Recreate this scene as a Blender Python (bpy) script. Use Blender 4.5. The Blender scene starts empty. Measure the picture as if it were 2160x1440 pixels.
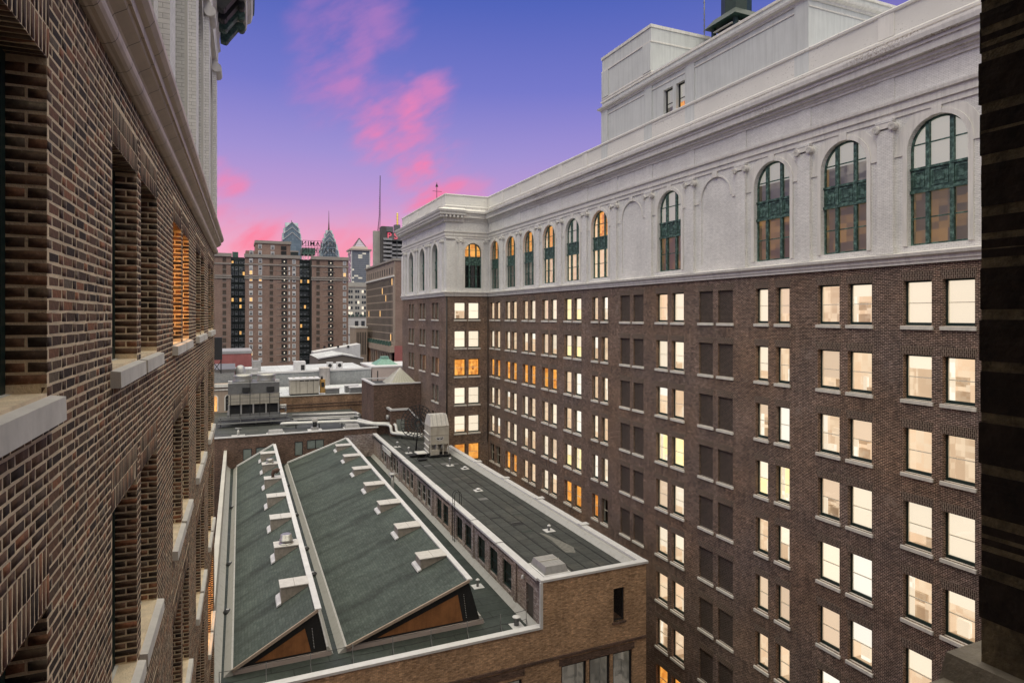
import bpy, math, random
import numpy as np
from mathutils import Vector
random.seed(7)
rng = np.random.default_rng(11)
scn = bpy.context.scene
COL = scn.collection
R = math.radians

# ------------------------------------------------------------------ camera
EXP = 1.76
cam_d = bpy.data.cameras.new('camera'); cam = bpy.data.objects.new('camera', cam_d); COL.objects.link(cam)
cam_d.sensor_width = 36.0; cam_d.lens = 36.0 * 1346 / 2160
cam_d.shift_y = -54 / 2160; cam_d.clip_start = 0.05; cam_d.clip_end = 8000
cam.location = (0, 0, 0); cam.rotation_euler = (R(90), 0, R(-23.67))
scn.camera = cam
scn.view_settings.view_transform = 'Standard'; scn.view_settings.look = 'None'
scn.view_settings.exposure = EXP; scn.view_settings.gamma = 1
scn.cycles.max_bounces = 8; scn.cycles.transparent_max_bounces = 12
scn.cycles.sample_clamp_indirect = 4.0

# ------------------------------------------------------------------ sky
GAIN = 2 ** -EXP                       # radiance that displays as 1.0
world = bpy.data.worlds.new('World'); scn.world = world; world.use_nodes = True
wt = world.node_tree; wn = wt.nodes; wl = wt.links; wn.clear()
def W(t, **k):
    n = wn.new(t)
    for a, b in k.items(): setattr(n, a, b)
    return n
def wmath(op, a, b=None, clamp=False):
    n = W('ShaderNodeMath', operation=op, use_clamp=clamp)
    for i, v in enumerate((a, b)):
        if v is None: continue
        if hasattr(v, 'links'): wl.new(v, n.inputs[i])
        else: n.inputs[i].default_value = v
    return n.outputs[0]
tc = W('ShaderNodeTexCoord'); sep = W('ShaderNodeSeparateXYZ'); wl.new(tc.outputs['Generated'], sep.inputs[0])
ramp = W('ShaderNodeValToRGB'); wl.new(sep.outputs[2], ramp.inputs[0])
stops = [(0.0, (.95, .30, .38)), (.07, (.98, .40, .50)), (.12, (.80, .40, .60)), (.175, (.53, .33, .66)), (.24, (.355, .285, .66)),
         (.33, (.185, .195, .60)), (.44, (.085, .13, .50)), (.7, (.07, .11, .40)), (1.0, (.06, .09, .33))]
cr = ramp.color_ramp
while len(cr.elements) < len(stops): cr.elements.new(.5)
for e, (p, c) in zip(cr.elements, stops): e.position = p; e.color = (*c, 1)
# soft, wind-drawn pink clouds
nz = W('ShaderNodeTexNoise'); nz.inputs['Scale'].default_value = 1.6; nz.inputs['Detail'].default_value = 5; nz.inputs['Roughness'].default_value = .55
da = W('ShaderNodeVectorMath', operation='DOT_PRODUCT'); db = W('ShaderNodeVectorMath', operation='DOT_PRODUCT')
wl.new(tc.outputs['Generated'], da.inputs[0]); wl.new(tc.outputs['Generated'], db.inputs[0]); da.inputs[1].default_value = (.88 * 4.6, 0, .47 * 4.6); db.inputs[1].default_value = (-.47 * 11, 0, .88 * 11)
cmb = W('ShaderNodeCombineXYZ'); wl.new(da.outputs['Value'], cmb.inputs[0]); wl.new(db.outputs['Value'], cmb.inputs[1]); wl.new(sep.outputs[1], cmb.inputs[2])
wl.new(cmb.outputs[0], nz.inputs['Vector'])
nsub = W('ShaderNodeVectorMath', operation='SUBTRACT'); wl.new(nz.outputs['Color'], nsub.inputs[0]); nsub.inputs[1].default_value = (.5, .5, .5)
nsc = W('ShaderNodeVectorMath', operation='SCALE'); wl.new(nsub.outputs[0], nsc.inputs[0]); nsc.inputs['Scale'].default_value = .12
wadd = W('ShaderNodeVectorMath', operation='ADD'); wl.new(tc.outputs['Generated'], wadd.inputs[0]); wl.new(nsc.outputs[0], wadd.inputs[1])
CLOUDS = [  # direction of centre, radius, strength
    ((.128, .899, .419), .060, .45), ((.148, .905, .400), .060, .50), ((.102, .920, .378), .050, .25), ((.160, .915, .370), .055, .45), ((.125, .931, .343), .060, .45), ((.150, .932, .330), .050, .50),
    ((.187, .886, .425), .055, .45), ((.105, .942, .312), .045, .30), ((.195, .922, .330), .045, .30),
    ((.231, .928, .291), .055, .90), ((.205, .938, .276), .050, .80), ((.262, .912, .315), .045, .70), ((.245, .93, .27), .045, .7), ((.255, .937, .245), .04, .55),
    ((.257, .943, .213), .045, 1.0), ((.300, .930, .211), .050, .70), ((.265, .945, .19), .05, 1.0), ((.24, .95, .20), .04, .7), ((.33, .925, .195), .05, .4),
    ((-.012, .982, .190), .035, .70), ((.025, .992, .120), .040, .95), ((.050, .992, .112), .045, .9), ((.178, .978, .105), .075, .55), ((-.012, .99, .14), .035, .5), ((.14, .985, .10), .06, .5),
    ((-.5, .83, .25), .16, .6), ((-.8, .5, .33), .14, .5), ((.75, .6, .28), .16, .5), ((-.3, -.9, .32), .2, .35), ((.6, -.7, .38), .2, .3)]
acc = None
for c, r, s in CLOUDS:
    v = Vector(c).normalized()
    d = W('ShaderNodeVectorMath', operation='DISTANCE'); wl.new(wadd.outputs[0], d.inputs[0]); d.inputs[1].default_value = v
    mr = W('ShaderNodeMapRange', interpolation_type='SMOOTHERSTEP'); wl.new(d.outputs['Value'], mr.inputs[0])
    mr.inputs[1].default_value = r * 1.3; mr.inputs[2].default_value = 0; mr.inputs[3].default_value = 0; mr.inputs[4].default_value = s
    acc = mr.outputs[0] if acc is None else wmath('MAXIMUM', acc, mr.outputs[0])
nz2 = W('ShaderNodeTexNoise'); nz2.inputs['Scale'].default_value = 2.6; nz2.inputs['Detail'].default_value = 7
wl.new(cmb.outputs[0], nz2.inputs['Vector'])
nzr = W('ShaderNodeMapRange'); wl.new(nz2.outputs['Fac'], nzr.inputs[0]); nzr.inputs[1].default_value = .36; nzr.inputs[2].default_value = .60
nzr.inputs[3].default_value = .12; nzr.inputs[4].default_value = 1.0
fac = wmath('MULTIPLY', acc, nzr.outputs[0], True)
ccol = W('ShaderNodeValToRGB'); wl.new(sep.outputs[2], ccol.inputs[0])
ccol.color_ramp.elements[0].position = .1; ccol.color_ramp.elements[0].color = (1.0, .22, .33, 1)
ccol.color_ramp.elements[1].position = .45; ccol.color_ramp.elements[1].color = (.62, .25, .58, 1)
e = ccol.color_ramp.elements.new(.24); e.color = (.95, .22, .43, 1)
# away from the sunset the sky dims to dusky blue-grey
ramp2 = W('ShaderNodeValToRGB'); wl.new(sep.outputs[2], ramp2.inputs[0]); cr2 = ramp2.color_ramp
stops2 = [(0.0, (.20, .23, .34)), (.10, (.22, .25, .38)), (.22, (.19, .22, .42)), (.44, (.095, .14, .44)), (.7, (.07, .11, .38)), (1.0, (.06, .09, .33))]
while len(cr2.elements) < len(stops2): cr2.elements.new(.5)
for e, (p, c) in zip(cr2.elements, stops2): e.position = p; e.color = (*c, 1)
dt = W('ShaderNodeVectorMath', operation='DOT_PRODUCT'); wl.new(tc.outputs['Generated'], dt.inputs[0]); dt.inputs[1].default_value = (.10, .995, 0)
az = W('ShaderNodeMapRange', interpolation_type='SMOOTHSTEP'); wl.new(dt.outputs['Value'], az.inputs[0]); az.inputs[1].default_value = .25; az.inputs[2].default_value = .88
skyc = W('ShaderNodeMixRGB'); wl.new(az.outputs[0], skyc.inputs[0]); wl.new(ramp2.outputs[0], skyc.inputs[1]); wl.new(ramp.outputs[0], skyc.inputs[2])
mix = W('ShaderNodeMixRGB'); wl.new(fac, mix.inputs[0]); wl.new(skyc.outputs[0], mix.inputs[1]); wl.new(ccol.outputs[0], mix.inputs[2])
bg = W('ShaderNodeBackground'); wl.new(mix.outputs[0], bg.inputs[0]); bg.inputs[1].default_value = GAIN
wo = W('ShaderNodeOutputWorld'); wl.new(bg.outputs[0], wo.inputs[0])

# ------------------------------------------------------------------ sun (wide, veiled dusk light)
sd = bpy.data.lights.new('sun', 'SUN'); sun = bpy.data.objects.new('sun', sd); COL.objects.link(sun)
sd.energy = 1.5; sd.angle = R(105); sd.color = (1.0, .93, .66)
sun.rotation_euler = Vector((.08, .17, -1.0)).to_track_quat('-Z', 'Y').to_euler()

# ------------------------------------------------------------------ materials
MATS = {}
class NT:
    def __init__(s, name):
        s.m = bpy.data.materials.new(name); s.m.use_nodes = True
        s.t = s.m.node_tree; s.n = s.t.nodes; s.l = s.t.links
        s.b = s.n['Principled BSDF']; s.out = s.n['Material Output']; MATS[name] = s.m
    def new(s, t, **k):
        n = s.n.new(t)
        for a, b in k.items(): setattr(n, a, b)
        return n
    def set(s, sock, v):
        if hasattr(v, 'links'): s.l.new(v, sock)
        else: sock.default_value = v
    def noise(s, vec, scale, detail=4, rough=.55):
        n = s.new('ShaderNodeTexNoise'); n.inputs['Scale'].default_value = scale; n.inputs['Detail'].default_value = detail
        n.inputs['Roughness'].default_value = rough
        if vec is not None: s.l.new(vec, n.inputs['Vector'])
        return n.outputs['Fac']
    def maprange(s, v, a, b, c, d):
        n = s.new('ShaderNodeMapRange'); s.l.new(v, n.inputs[0])
        for i, x in enumerate((a, b, c, d)): n.inputs[i + 1].default_value = x
        return n.outputs[0]
    def mixc(s, f, a, b, mode='MIX'):
        n = s.new('ShaderNodeMixRGB', blend_type=mode)
        for i, v in enumerate((f, a, b)):
            if hasattr(v, 'links'): s.l.new(v, n.inputs[i])
            else: n.inputs[i].default_value = v if i == 0 else (*v, 1) if len(v) == 3 else v
        return n.outputs[0]
    def vscale(s, vec, sc):
        n = s.new('ShaderNodeMapping'); s.l.new(vec, n.inputs[0]); n.inputs['Scale'].default_value = sc; return n.outputs[0]
    def bump(s, h, strength, dist):
        n = s.new('ShaderNodeBump'); s.l.new(h, n.inputs['Height']); n.inputs['Strength'].default_value = strength; n.inputs['Distance'].default_value = dist
        s.l.new(n.outputs[0], s.b.inputs['Normal'])
    def uv(s): return s.new('ShaderNodeTexCoord').outputs['UV']
    def obj(s): return s.new('ShaderNodeTexCoord').outputs['Object']
    def grey(s, v):
        n = s.new('ShaderNodeCombineColor')
        for i in range(3): s.l.new(v, n.inputs[i])
        return n.outputs[0]

def brick_mat(name, c1, c2, mortar, bw=.22, bh=.08, ms=.010, stain=.35, stain_sc=.35, bump=.4, bias=0.0, soldier=False, patch=None, rough=.9, offset=.5, speck=0):
    s = NT(name); uv = s.uv()
    bt = s.new('ShaderNodeTexBrick', offset=offset)
    if soldier:
        rt = s.new('ShaderNodeMapping'); s.l.new(uv, rt.inputs[0]); rt.inputs['Rotation'].default_value = (0, 0, R(90)); vec = rt.outputs[0]
    else: vec = uv
    s.l.new(vec, bt.inputs['Vector']); bt.inputs['Scale'].default_value = 1
    bt.inputs['Brick Width'].default_value = bw; bt.inputs['Row Height'].default_value = bh
    bt.inputs['Mortar Size'].default_value = ms; bt.inputs['Mortar Smooth'].default_value = .2; bt.inputs['Bias'].default_value = bias
    bt.inputs['Color1'].default_value = (*c1, 1); bt.inputs['Color2'].default_value = (*c2, 1); bt.inputs['Mortar'].default_value = (*mortar, 1)
    big = s.noise(uv, stain_sc, 5, .65); k = s.maprange(big, .3, .7, 1 - stain, 1 + stain * .6)
    col = s.mixc(1, bt.outputs['Color'], s.grey(k), 'MULTIPLY')
    # drip streaks
    st = s.noise(s.vscale(uv, (2.2, .12, 1)), 1.2, 5, .7); col = s.mixc(1, col, s.grey(s.maprange(st, .45, .75, 1.0, 1 - stain * .7)), 'MULTIPLY')
    sp = s.noise(s.vscale(uv, (1.0, 2.4, 1)), 3.2, 3, .8); col = s.mixc(1, col, s.grey(s.maprange(sp, .28, .72, 1 - stain * 1.1, 1 + stain * 1.2)), 'MULTIPLY')
    if speck:
        mpk = s.new('ShaderNodeMapping'); s.l.new(uv, mpk.inputs[0]); mpk.inputs['Scale'].default_value = (1 / .23, 1 / .08, 1)
        fk = s.new('ShaderNodeVectorMath', operation='FLOOR'); s.l.new(mpk.outputs[0], fk.inputs[0]); wk = s.new('ShaderNodeTexWhiteNoise', noise_dimensions='2D'); s.l.new(fk.outputs[0], wk.inputs['Vector'])
        s3 = s.noise(s.vscale(uv, (1.0, 1.8, 1)), 5.0, 4, .9)
        col = s.mixc(1, col, s.grey(s.maprange(wk.outputs['Value'], 0, 1, 1 - speck * .6, 1 + speck * .6)), 'MULTIPLY'); col = s.mixc(1, col, s.grey(s.maprange(s3, .3, .7, 1 - speck, 1 + speck * 1.2)), 'MULTIPLY')
    if patch:
        pn = s.noise(uv, .40, 7, .78); col = s.mixc(s.maprange(pn, .585, .66, 0, .5), col, patch)
        sv = s.new('ShaderNodeSeparateXYZ'); s.l.new(uv, sv.inputs[0]); s1 = s.new('ShaderNodeMath', operation='MULTIPLY_ADD'); s.l.new(sv.outputs[1], s1.inputs[0]); s1.inputs[1].default_value = -1 / 3.56; s1.inputs[2].default_value = -.66 / 3.56
        s2 = s.new('ShaderNodeMath', operation='FRACT'); s.l.new(s1.outputs[0], s2.inputs[0]); rn = s.noise(s.vscale(uv, (2.6, .10, 1)), 1.0, 5, .75); rk = s.new('ShaderNodeMath', operation='MULTIPLY')
        s.l.new(s.maprange(s2.outputs[0], 0, .34, 1, 0), rk.inputs[0]); s.l.new(s.maprange(rn, .46, .66, 0, .65), rk.inputs[1]); col = s.mixc(rk.outputs[0], col, (.035, .026, .022))
        hu = s.noise(uv, .16, 3, .5); col = s.mixc(1, col, s.mixc(s.maprange(hu, .35, .65, 0, 1), (1.10, .98, .90), (.96, .96, 1.06)), 'MULTIPLY')
    s.l.new(col, s.b.inputs['Base Color']); s.b.inputs['Roughness'].default_value = rough
    inv = s.new('ShaderNodeMath', operation='SUBTRACT'); inv.inputs[0].default_value = 1; s.l.new(bt.outputs['Fac'], inv.inputs[1])
    if bump: s.bump(inv.outputs[0], bump, .012)
    return s.m
def plain(name, c, rough=.7, metal=0.0, var=.25, sc=1.2, bump=0.0, bsc=30, spec=.5, streak=0.0, c2=None, objc=False):
    s = NT(name); uv = s.obj() if objc else s.uv()
    n1 = s.noise(uv, sc, 6, .65)
    col = s.mixc(1, s.mixc(s.maprange(n1, .45, .65, 0, 1), c, c2) if c2 else c, s.grey(s.maprange(n1, .25, .75, 1 - var, 1 + var * .6)), 'MULTIPLY')
    if streak:
        st = s.noise(s.vscale(uv, (3.0, .15, 1)), 1.3, 5, .7); col = s.mixc(1, col, s.grey(s.maprange(st, .45, .75, 1.0, 1 - streak)), 'MULTIPLY')
    s.l.new(col, s.b.inputs['Base Color']); s.b.inputs['Roughness'].default_value = rough; s.b.inputs['Metallic'].default_value = metal
    s.b.inputs['Specular IOR Level'].default_value = spec
    if bump: s.bump(s.noise(uv, bsc, 4), bump, .02)
    return s.m
def emis(name, c, strength=1.0, var=.15, sc=1.3, c2=None, lo=.25, hi=.8):
    s = NT(name); s.b.inputs['Base Color'].default_value = (.25, .22, .18, 1); s.b.inputs['Roughness'].default_value = .9
    oi = s.new('ShaderNodeObjectInfo'); k = s.maprange(oi.outputs['Random'], 0, 1, 1 - var, 1 + var)
    col = s.mixc(1, c, s.grey(k), 'MULTIPLY')
    if c2:
        add = s.new('ShaderNodeVectorMath', operation='ADD'); s.l.new(s.uv(), add.inputs[0]); cx = s.new('ShaderNodeCombineXYZ')
        m = s.new('ShaderNodeMath', operation='MULTIPLY'); s.l.new(oi.outputs['Random'], m.inputs[0]); m.inputs[1].default_value = 91; s.l.new(m.outputs[0], cx.inputs[0]); s.l.new(m.outputs[0], cx.inputs[1])
        s.l.new(cx.outputs[0], add.inputs[1])
        acc_ = None
        for k1, k2, wgt in ((sc * 1.1, sc * .75, .6), (sc * 2.7, sc * 3.1, .4)):
            mp_ = s.new('ShaderNodeMapping'); s.l.new(add.outputs[0], mp_.inputs[0]); mp_.inputs['Scale'].default_value = (k1, k2, 1)
            fl_ = s.new('ShaderNodeVectorMath', operation='FLOOR'); s.l.new(mp_.outputs[0], fl_.inputs[0])
            wn_ = s.new('ShaderNodeTexWhiteNoise', noise_dimensions='2D'); s.l.new(fl_.outputs[0], wn_.inputs['Vector'])
            mu_ = s.new('ShaderNodeMath', operation='MULTIPLY'); s.l.new(wn_.outputs['Value'], mu_.inputs[0]); mu_.inputs[1].default_value = wgt
            if acc_ is None: acc_ = mu_.outputs[0]
            else:
                ad_ = s.new('ShaderNodeMath', operation='ADD'); s.l.new(acc_, ad_.inputs[0]); s.l.new(mu_.outputs[0], ad_.inputs[1]); acc_ = ad_.outputs[0]
        col = s.mixc(s.maprange(acc_, lo, hi, 0, 1), col, c2)
    s.l.new(col, s.b.inputs['Emission Color']); s.b.inputs['Emission Strength'].default_value = strength * GAIN
    return s.m
def glass(name, tint=(1, 1, 1), rough=.02, ior=1.5):
    s = NT(name); s.n.remove(s.b)
    fr = s.new('ShaderNodeFresnel'); fr.inputs[0].default_value = ior
    k = s.new('ShaderNodeMath', operation='MULTIPLY_ADD'); s.l.new(fr.outputs[0], k.inputs[0]); k.inputs[1].default_value = 1.0; k.inputs[2].default_value = .04
    tr = s.new('ShaderNodeBsdfTransparent'); tr.inputs[0].default_value = (*tint, 1)
    gl = s.new('ShaderNodeBsdfGlossy'); gl.inputs['Roughness'].default_value = rough; gl.inputs[0].default_value = (.9, .9, .9, 1)
    oc = s.obj(); bn = s.new('ShaderNodeBump'); bn.inputs['Strength'].default_value = .12; bn.inputs['Distance'].default_value = .02
    s.l.new(s.noise(oc, 1.6, 1), bn.inputs['Height']); s.l.new(bn.outputs[0], gl.inputs['Normal'])
    mx = s.new('ShaderNodeMixShader'); s.l.new(k.outputs[0], mx.inputs[0]); s.l.new(tr.outputs[0], mx.inputs[1]); s.l.new(gl.outputs[0], mx.inputs[2])
    s.l.new(mx.outputs[0], s.out.inputs[0]); return s.m

# building materials
M_brick = brick_mat('dark_brick', (.038, .020, .014), (.096, .052, .036), (.42, .335, .265), ms=.0120, stain=.30, speck=.5, patch=(.30, .25, .21))
M_soldier = brick_mat('soldier_brick', (.036, .020, .015), (.080, .044, .032), (.36, .29, .23), bw=.24, ms=.013, stain=.25, soldier=True)
M_blind = brick_mat('infill_brick', (.030, .019, .016), (.058, .037, .030), (.19, .155, .13), ms=.010, stain=.25)
M_white = brick_mat('painted_brick', (.74, .725, .71), (.78, .765, .75), (.50, .485, .475), ms=.007, stain=.13, stain_sc=.5, bump=.35, rough=.75)
M_stone = plain('limestone', (.75, .725, .69), .8, var=.10, sc=.8, bump=.04, streak=.28)
M_stucco = plain('painted_stucco', (.62, .635, .63), .8, var=.10, sc=.45, bump=.04, streak=.22)
s = NT('peeling_paint'); uv = s.uv(); f1 = s.noise(s.vscale(uv, (.35, .5, 1)), 1.0, 3); f2 = s.noise(s.vscale(uv, (1, 1.6, 1)), 6, 6, .75)
mm = s.new('ShaderNodeMath', operation='MULTIPLY'); s.l.new(s.maprange(f1, .42, .58, 0, 1), mm.inputs[0]); s.l.new(s.maprange(f2, .58, .63, 0, 1), mm.inputs[1])
cc = s.mixc(mm.outputs[0], s.mixc(1, (.70, .68, .65), s.grey(s.maprange(f1, .3, .7, .92, 1.06)), 'MULTIPLY'), (.25, .225, .20))
s.l.new(cc, s.b.inputs['Base Color']); s.b.inputs['Roughness'].default_value = .85; M_peel = s.m
s = NT('flaking_cornice'); uv = s.uv(); f1 = s.noise(s.vscale(uv, (.16, .3, 1)), 1.0, 2); f2 = s.noise(uv, 9, 5, .7)
mm = s.new('ShaderNodeMath', operation='MULTIPLY'); s.l.new(s.maprange(f1, .55, .68, 0, 1), mm.inputs[0]); s.l.new(s.maprange(f2, .50, .56, 0, 1), mm.inputs[1])
st_ = s.noise(s.vscale(uv, (2.5, .15, 1)), 1.3, 5, .7)
cc = s.mixc(mm.outputs[0], s.mixc(1, (.74, .715, .685), s.grey(s.maprange(st_, .4, .75, 1.05, .80)), 'MULTIPLY'), (.27, .20, .15))
s.l.new(cc, s.b.inputs['Base Color']); s.b.inputs['Roughness'].default_value = .8; s.bump(mm.outputs[0], .4, -.02); M_flake = s.m
M_sill = plain('sill_stone', (.66, .63, .58), .8, var=.22, sc=2.0, bump=.06, streak=.15)
M_terra = plain('terracotta_trim', (.62, .52, .42), .55, var=.22, sc=1.0, bump=.05, streak=.2)
_m = M_terra.node_tree; _t = _m.nodes.new('ShaderNodeTexCoord'); _s = _m.nodes.new('ShaderNodeSeparateXYZ'); _m.links.new(_t.outputs['Object'], _s.inputs[0])
_d = _m.nodes.new('ShaderNodeMath'); _d.operation = 'PINGPONG'; _m.links.new(_s.outputs[1], _d.inputs[0]); _d.inputs[1].default_value = .37
_r = _m.nodes.new('ShaderNodeMapRange'); _m.links.new(_d.outputs[0], _r.inputs[0]); _r.inputs[1].default_value = .004; _r.inputs[2].default_value = .010; _r.inputs[3].default_value = .25; _r.inputs[4].default_value = 1
_x = _m.nodes.new('ShaderNodeMixRGB'); _x.blend_type = 'MULTIPLY'; _x.inputs[0].default_value = 1; _b = _m.nodes['Principled BSDF']; _l = _b.inputs['Base Color'].links[0].from_socket
_m.links.new(_l, _x.inputs[1]); _m.links.new(_r.outputs[0], _x.inputs[2]); _m.links.new(_x.outputs[0], _b.inputs['Base Color'])
M_green = plain('green_paint', (.010, .030, .025), .5, var=.5, sc=3, bump=.06)
M_sash = plain('cream_sash_paint', (.80, .74, .62), .6, var=.08)
M_copper = plain('weathered_copper', (.035, .085, .070), .6, var=.5, sc=3.5, c2=(.14, .25, .215), bump=.08, streak=.3)
M_glass = glass('window_glass')
M_darkroom = plain('dark_room', (.02, .02, .022), .9)
L_cream = emis('lit_blind', (1.0, .86, .66), 1.0, .12)
L_blindw = emis('white_lit_blind', (1.0, .94, .82), 1.08, .08)
L_blindt = emis('tan_lit_blind', (.88, .66, .46), .88, .12)
L_tan = emis('lit_room_wall', (.76, .53, .34), .92, .22, 1.1, (.92, .72, .50), .35, .8)
L_ceil = emis('lit_room_ceiling', (1.0, .92, .76), 1.05, .12, 1.4, (.86, .72, .53), .3, .5)
L_floor = emis('lit_room_floor', (.40, .25, .14), .8, .3, 2.2, (.62, .44, .28), .45, .7)
L_yellow = emis('lit_room_yellow', (1.0, .80, .36), 1.1, .08, .8, (1.0, .88, .50))
L_orange = emis('lit_room_orange', (1.0, .46, .09), 1.0, .2, 1.6, (.55, .17, .025))
L_orlow = emis('lit_room_orange_floor', (.34, .10, .02), .9, .3, 2.0, (.95, .42, .08), .55, .7)
L_amber = emis('lit_room_amber', (.085, .065, .042), .55, .3, .9, (.40, .22, .07), .45, .95)
L_dim = emis('dim_room', (.20, .18, .15), .7, .4, 1.3, (.05, .05, .045))
L_strong = emis('orange_lamp_glow', (1.0, .42, .09), 3.6, .05)
L_skydim = emis('pale_shade_room', (.44, .42, .37), .80, .15)
M_membrane = None
def roof_mat(name, base, seam, w, h, patch):
    s = NT(name); uv = s.uv(); bt = s.new('ShaderNodeTexBrick', offset=.37); s.l.new(uv, bt.inputs['Vector'])
    bt.inputs['Scale'].default_value = 1; bt.inputs['Brick Width'].default_value = w; bt.inputs['Row Height'].default_value = h
    bt.inputs['Mortar Size'].default_value = .035; bt.inputs['Color1'].default_value = (*base, 1)
    bt.inputs['Color2'].default_value = tuple(c * 1.35 for c in base) + (1,); bt.inputs['Mortar'].default_value = (*seam, 1)
    n1 = s.noise(uv, .35, 6, .7); n2 = s.noise(uv, 4, 4)
    c = s.mixc(s.maprange(n1, .55, .72, 0, .8), bt.outputs['Color'], patch)
    c = s.mixc(1, c, s.grey(s.maprange(n2, .3, .7, .8, 1.2)), 'MULTIPLY')
    s.l.new(c, s.b.inputs['Base Color']); s.l.new(s.maprange(n1, .4, .65, .75, .5), s.b.inputs['Roughness']); s.b.inputs['Specular IOR Level'].default_value = .35
    s.bump(n2, .12, .02); return s.m
M_roof = roof_mat('roof_membrane', (.044, .047, .045), (.022, .024, .024), 5.0, 1.05, (.085, .08, .07))
M_roof2 = roof_mat('green_black_membrane', (.030, .038, .034), (.016, .021, .019), 3.0, 1.0, (.055, .063, .056))
M_rooflt = roof_mat('pale_roof', (.42, .43, .45), (.3, .3, .31), 3, 1.5, (.33, .33, .34))
# shingles with long darker bands in the colour, down the slope at each vent
s = NT('roof_shingle'); uv = s.uv(); bt = s.new('ShaderNodeTexBrick', offset=.5); rt = s.new('ShaderNodeMapping'); s.l.new(uv, rt.inputs[0]); rt.inputs['Rotation'].default_value = (0, 0, R(90))
s.l.new(rt.outputs[0], bt.inputs['Vector']); bt.inputs['Scale'].default_value = 1; bt.inputs['Brick Width'].default_value = .33; bt.inputs['Row Height'].default_value = .16; bt.inputs['Mortar Size'].default_value = .012
bt.inputs['Color1'].default_value = (.044, .058, .052, 1); bt.inputs['Color2'].default_value = (.068, .084, .076, 1); bt.inputs['Mortar'].default_value = (.040, .050, .045, 1)
n1 = s.noise(uv, .5, 5, .65); n2 = s.noise(uv, 7, 4, .7); n3 = s.noise(s.vscale(uv, (.16, 1.1, 1)), 1.0, 5, .6)
c = s.mixc(1, bt.outputs['Color'], s.grey(s.maprange(n1, .3, .7, .72, 1.22)), 'MULTIPLY'); c = s.mixc(1, c, s.grey(s.maprange(n2, .3, .7, .75, 1.25)), 'MULTIPLY')
c = s.mixc(1, c, s.grey(s.maprange(n3, .5, .72, 1.0, .55)), 'MULTIPLY')
sx_ = s.new('ShaderNodeSeparateXYZ'); s.l.new(uv, sx_.inputs[0])
n4 = s.noise(uv, .55, 4, .6); o4 = s.new('ShaderNodeMath', operation='MULTIPLY_ADD'); s.l.new(n4, o4.inputs[0]); o4.inputs[1].default_value = 2.2; s.l.new(sx_.outputs[1], o4.inputs[2])
o5 = s.new('ShaderNodeMath', operation='ADD'); s.l.new(o4.outputs[0], o5.inputs[0]); o5.inputs[1].default_value = -40.9 - 1.1 + 6.77 * 10
o6 = s.new('ShaderNodeMath', operation='PINGPONG'); s.l.new(o5.outputs[0], o6.inputs[0]); o6.inputs[1].default_value = 6.77 / 2
c = s.mixc(1, c, s.grey(s.maprange(o6.outputs[0], .05, .8, .58, 1.0)), 'MULTIPLY')
s.l.new(c, s.b.inputs['Base Color']); s.b.inputs['Roughness'].default_value = .92; s.bump(bt.outputs['Fac'], .3, -.02); M_shingle = s.m
M_coping = plain('pale_coping', (.60, .59, .60), .5, var=.15, sc=1.5, streak=.0)
M_flash = plain('old_flashing', (.46, .45, .43), .55, var=.35, sc=2.5, c2=(.30, .29, .27))
M_tanbrick = brick_mat('tan_brick', speck=.35, c1=(.38, .225, .125), c2=(.56, .355, .22), mortar=(.30, .21, .145), ms=.010, stain=.32, stain_sc=.28)
M_mottled = brick_mat('painted_mottled_brick', (.20, .15, .13), (.48, .44, .41), (.28, .24, .22), ms=.010, stain=.35, patch=(.42, .38, .36), bias=-.15)
M_brownbrick = brick_mat('brown_brick', (.085, .046, .034), (.14, .076, .055), (.16, .125, .105), ms=.009, stain=.35, speck=.4)
M_wood = plain('orange_gable_panel', (.30, .125, .045), .85, var=.45, sc=1.0, bump=.05, streak=.3)
M_blackfr = plain('black_flashing', (.012, .012, .013), .7, var=.4, sc=6)
M_galv = plain('galvanised_metal', (.42, .41, .41), .45, .35, var=.25, sc=2.0, streak=.2)
M_ventlid = plain('vent_lid_metal', (.56, .535, .51), .5, .1, var=.18, sc=3)
M_ventside = plain('vent_side_metal', (.30, .265, .235), .6, .1, var=.3, sc=4, streak=.3)
M_steel = plain('stainless_steel', (.40, .39, .375), .35, .6, var=.2, sc=3)
M_beige = plain('beige_sheet_metal', (.42, .385, .335), .55, 0, var=.2, sc=1.5, streak=.25)
M_pipe = plain('white_pipe_wrap', (.64, .63, .61), .5, var=.15, sc=2)
M_dark = plain('black_metal', (.018, .018, .02), .6, var=.3, sc=4)
M_greymetal = plain('grey_metal', (.17, .17, .175), .5, .2, var=.25, sc=2)
M_doorgrey = plain('grey_door_paint', (.21, .23, .215), .6, var=.15)
M_doorbrown = plain('brown_door_paint', (.085, .07, .062), .6, var=.2)
M_greyb = brick_mat('grey_brick', (.30, .315, .325), (.36, .37, .38), (.27, .28, .29), ms=.012, stain=.22, bw=.4, bh=.16)
M_tanpar = brick_mat('rust_stained_brick', (.26, .155, .095), (.33, .205, .13), (.24, .16, .11), ms=.010, stain=.5, bw=.4, bh=.14, stain_sc=.5)
M_gold = plain('ochre_metal', (.45, .26, .08), .6, var=.3)
M_red = plain('red_painted_wall', (.36, .125, .12), .85, var=.18, sc=.6, streak=.25)
M_pink = plain('pink_stone', (.40, .33, .31), .8, var=.15, sc=.6)
M_warmst = plain('warm_stone', (.37, .29, .235), .8, var=.2, sc=.4, streak=.2)
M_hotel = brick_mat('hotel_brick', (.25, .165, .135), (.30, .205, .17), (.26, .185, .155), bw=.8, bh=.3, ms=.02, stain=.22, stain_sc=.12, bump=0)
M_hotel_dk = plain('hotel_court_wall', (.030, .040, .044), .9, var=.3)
M_hband = plain('hotel_stone_band', (.33, .295, .27), .85, var=.2, sc=.3)
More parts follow.
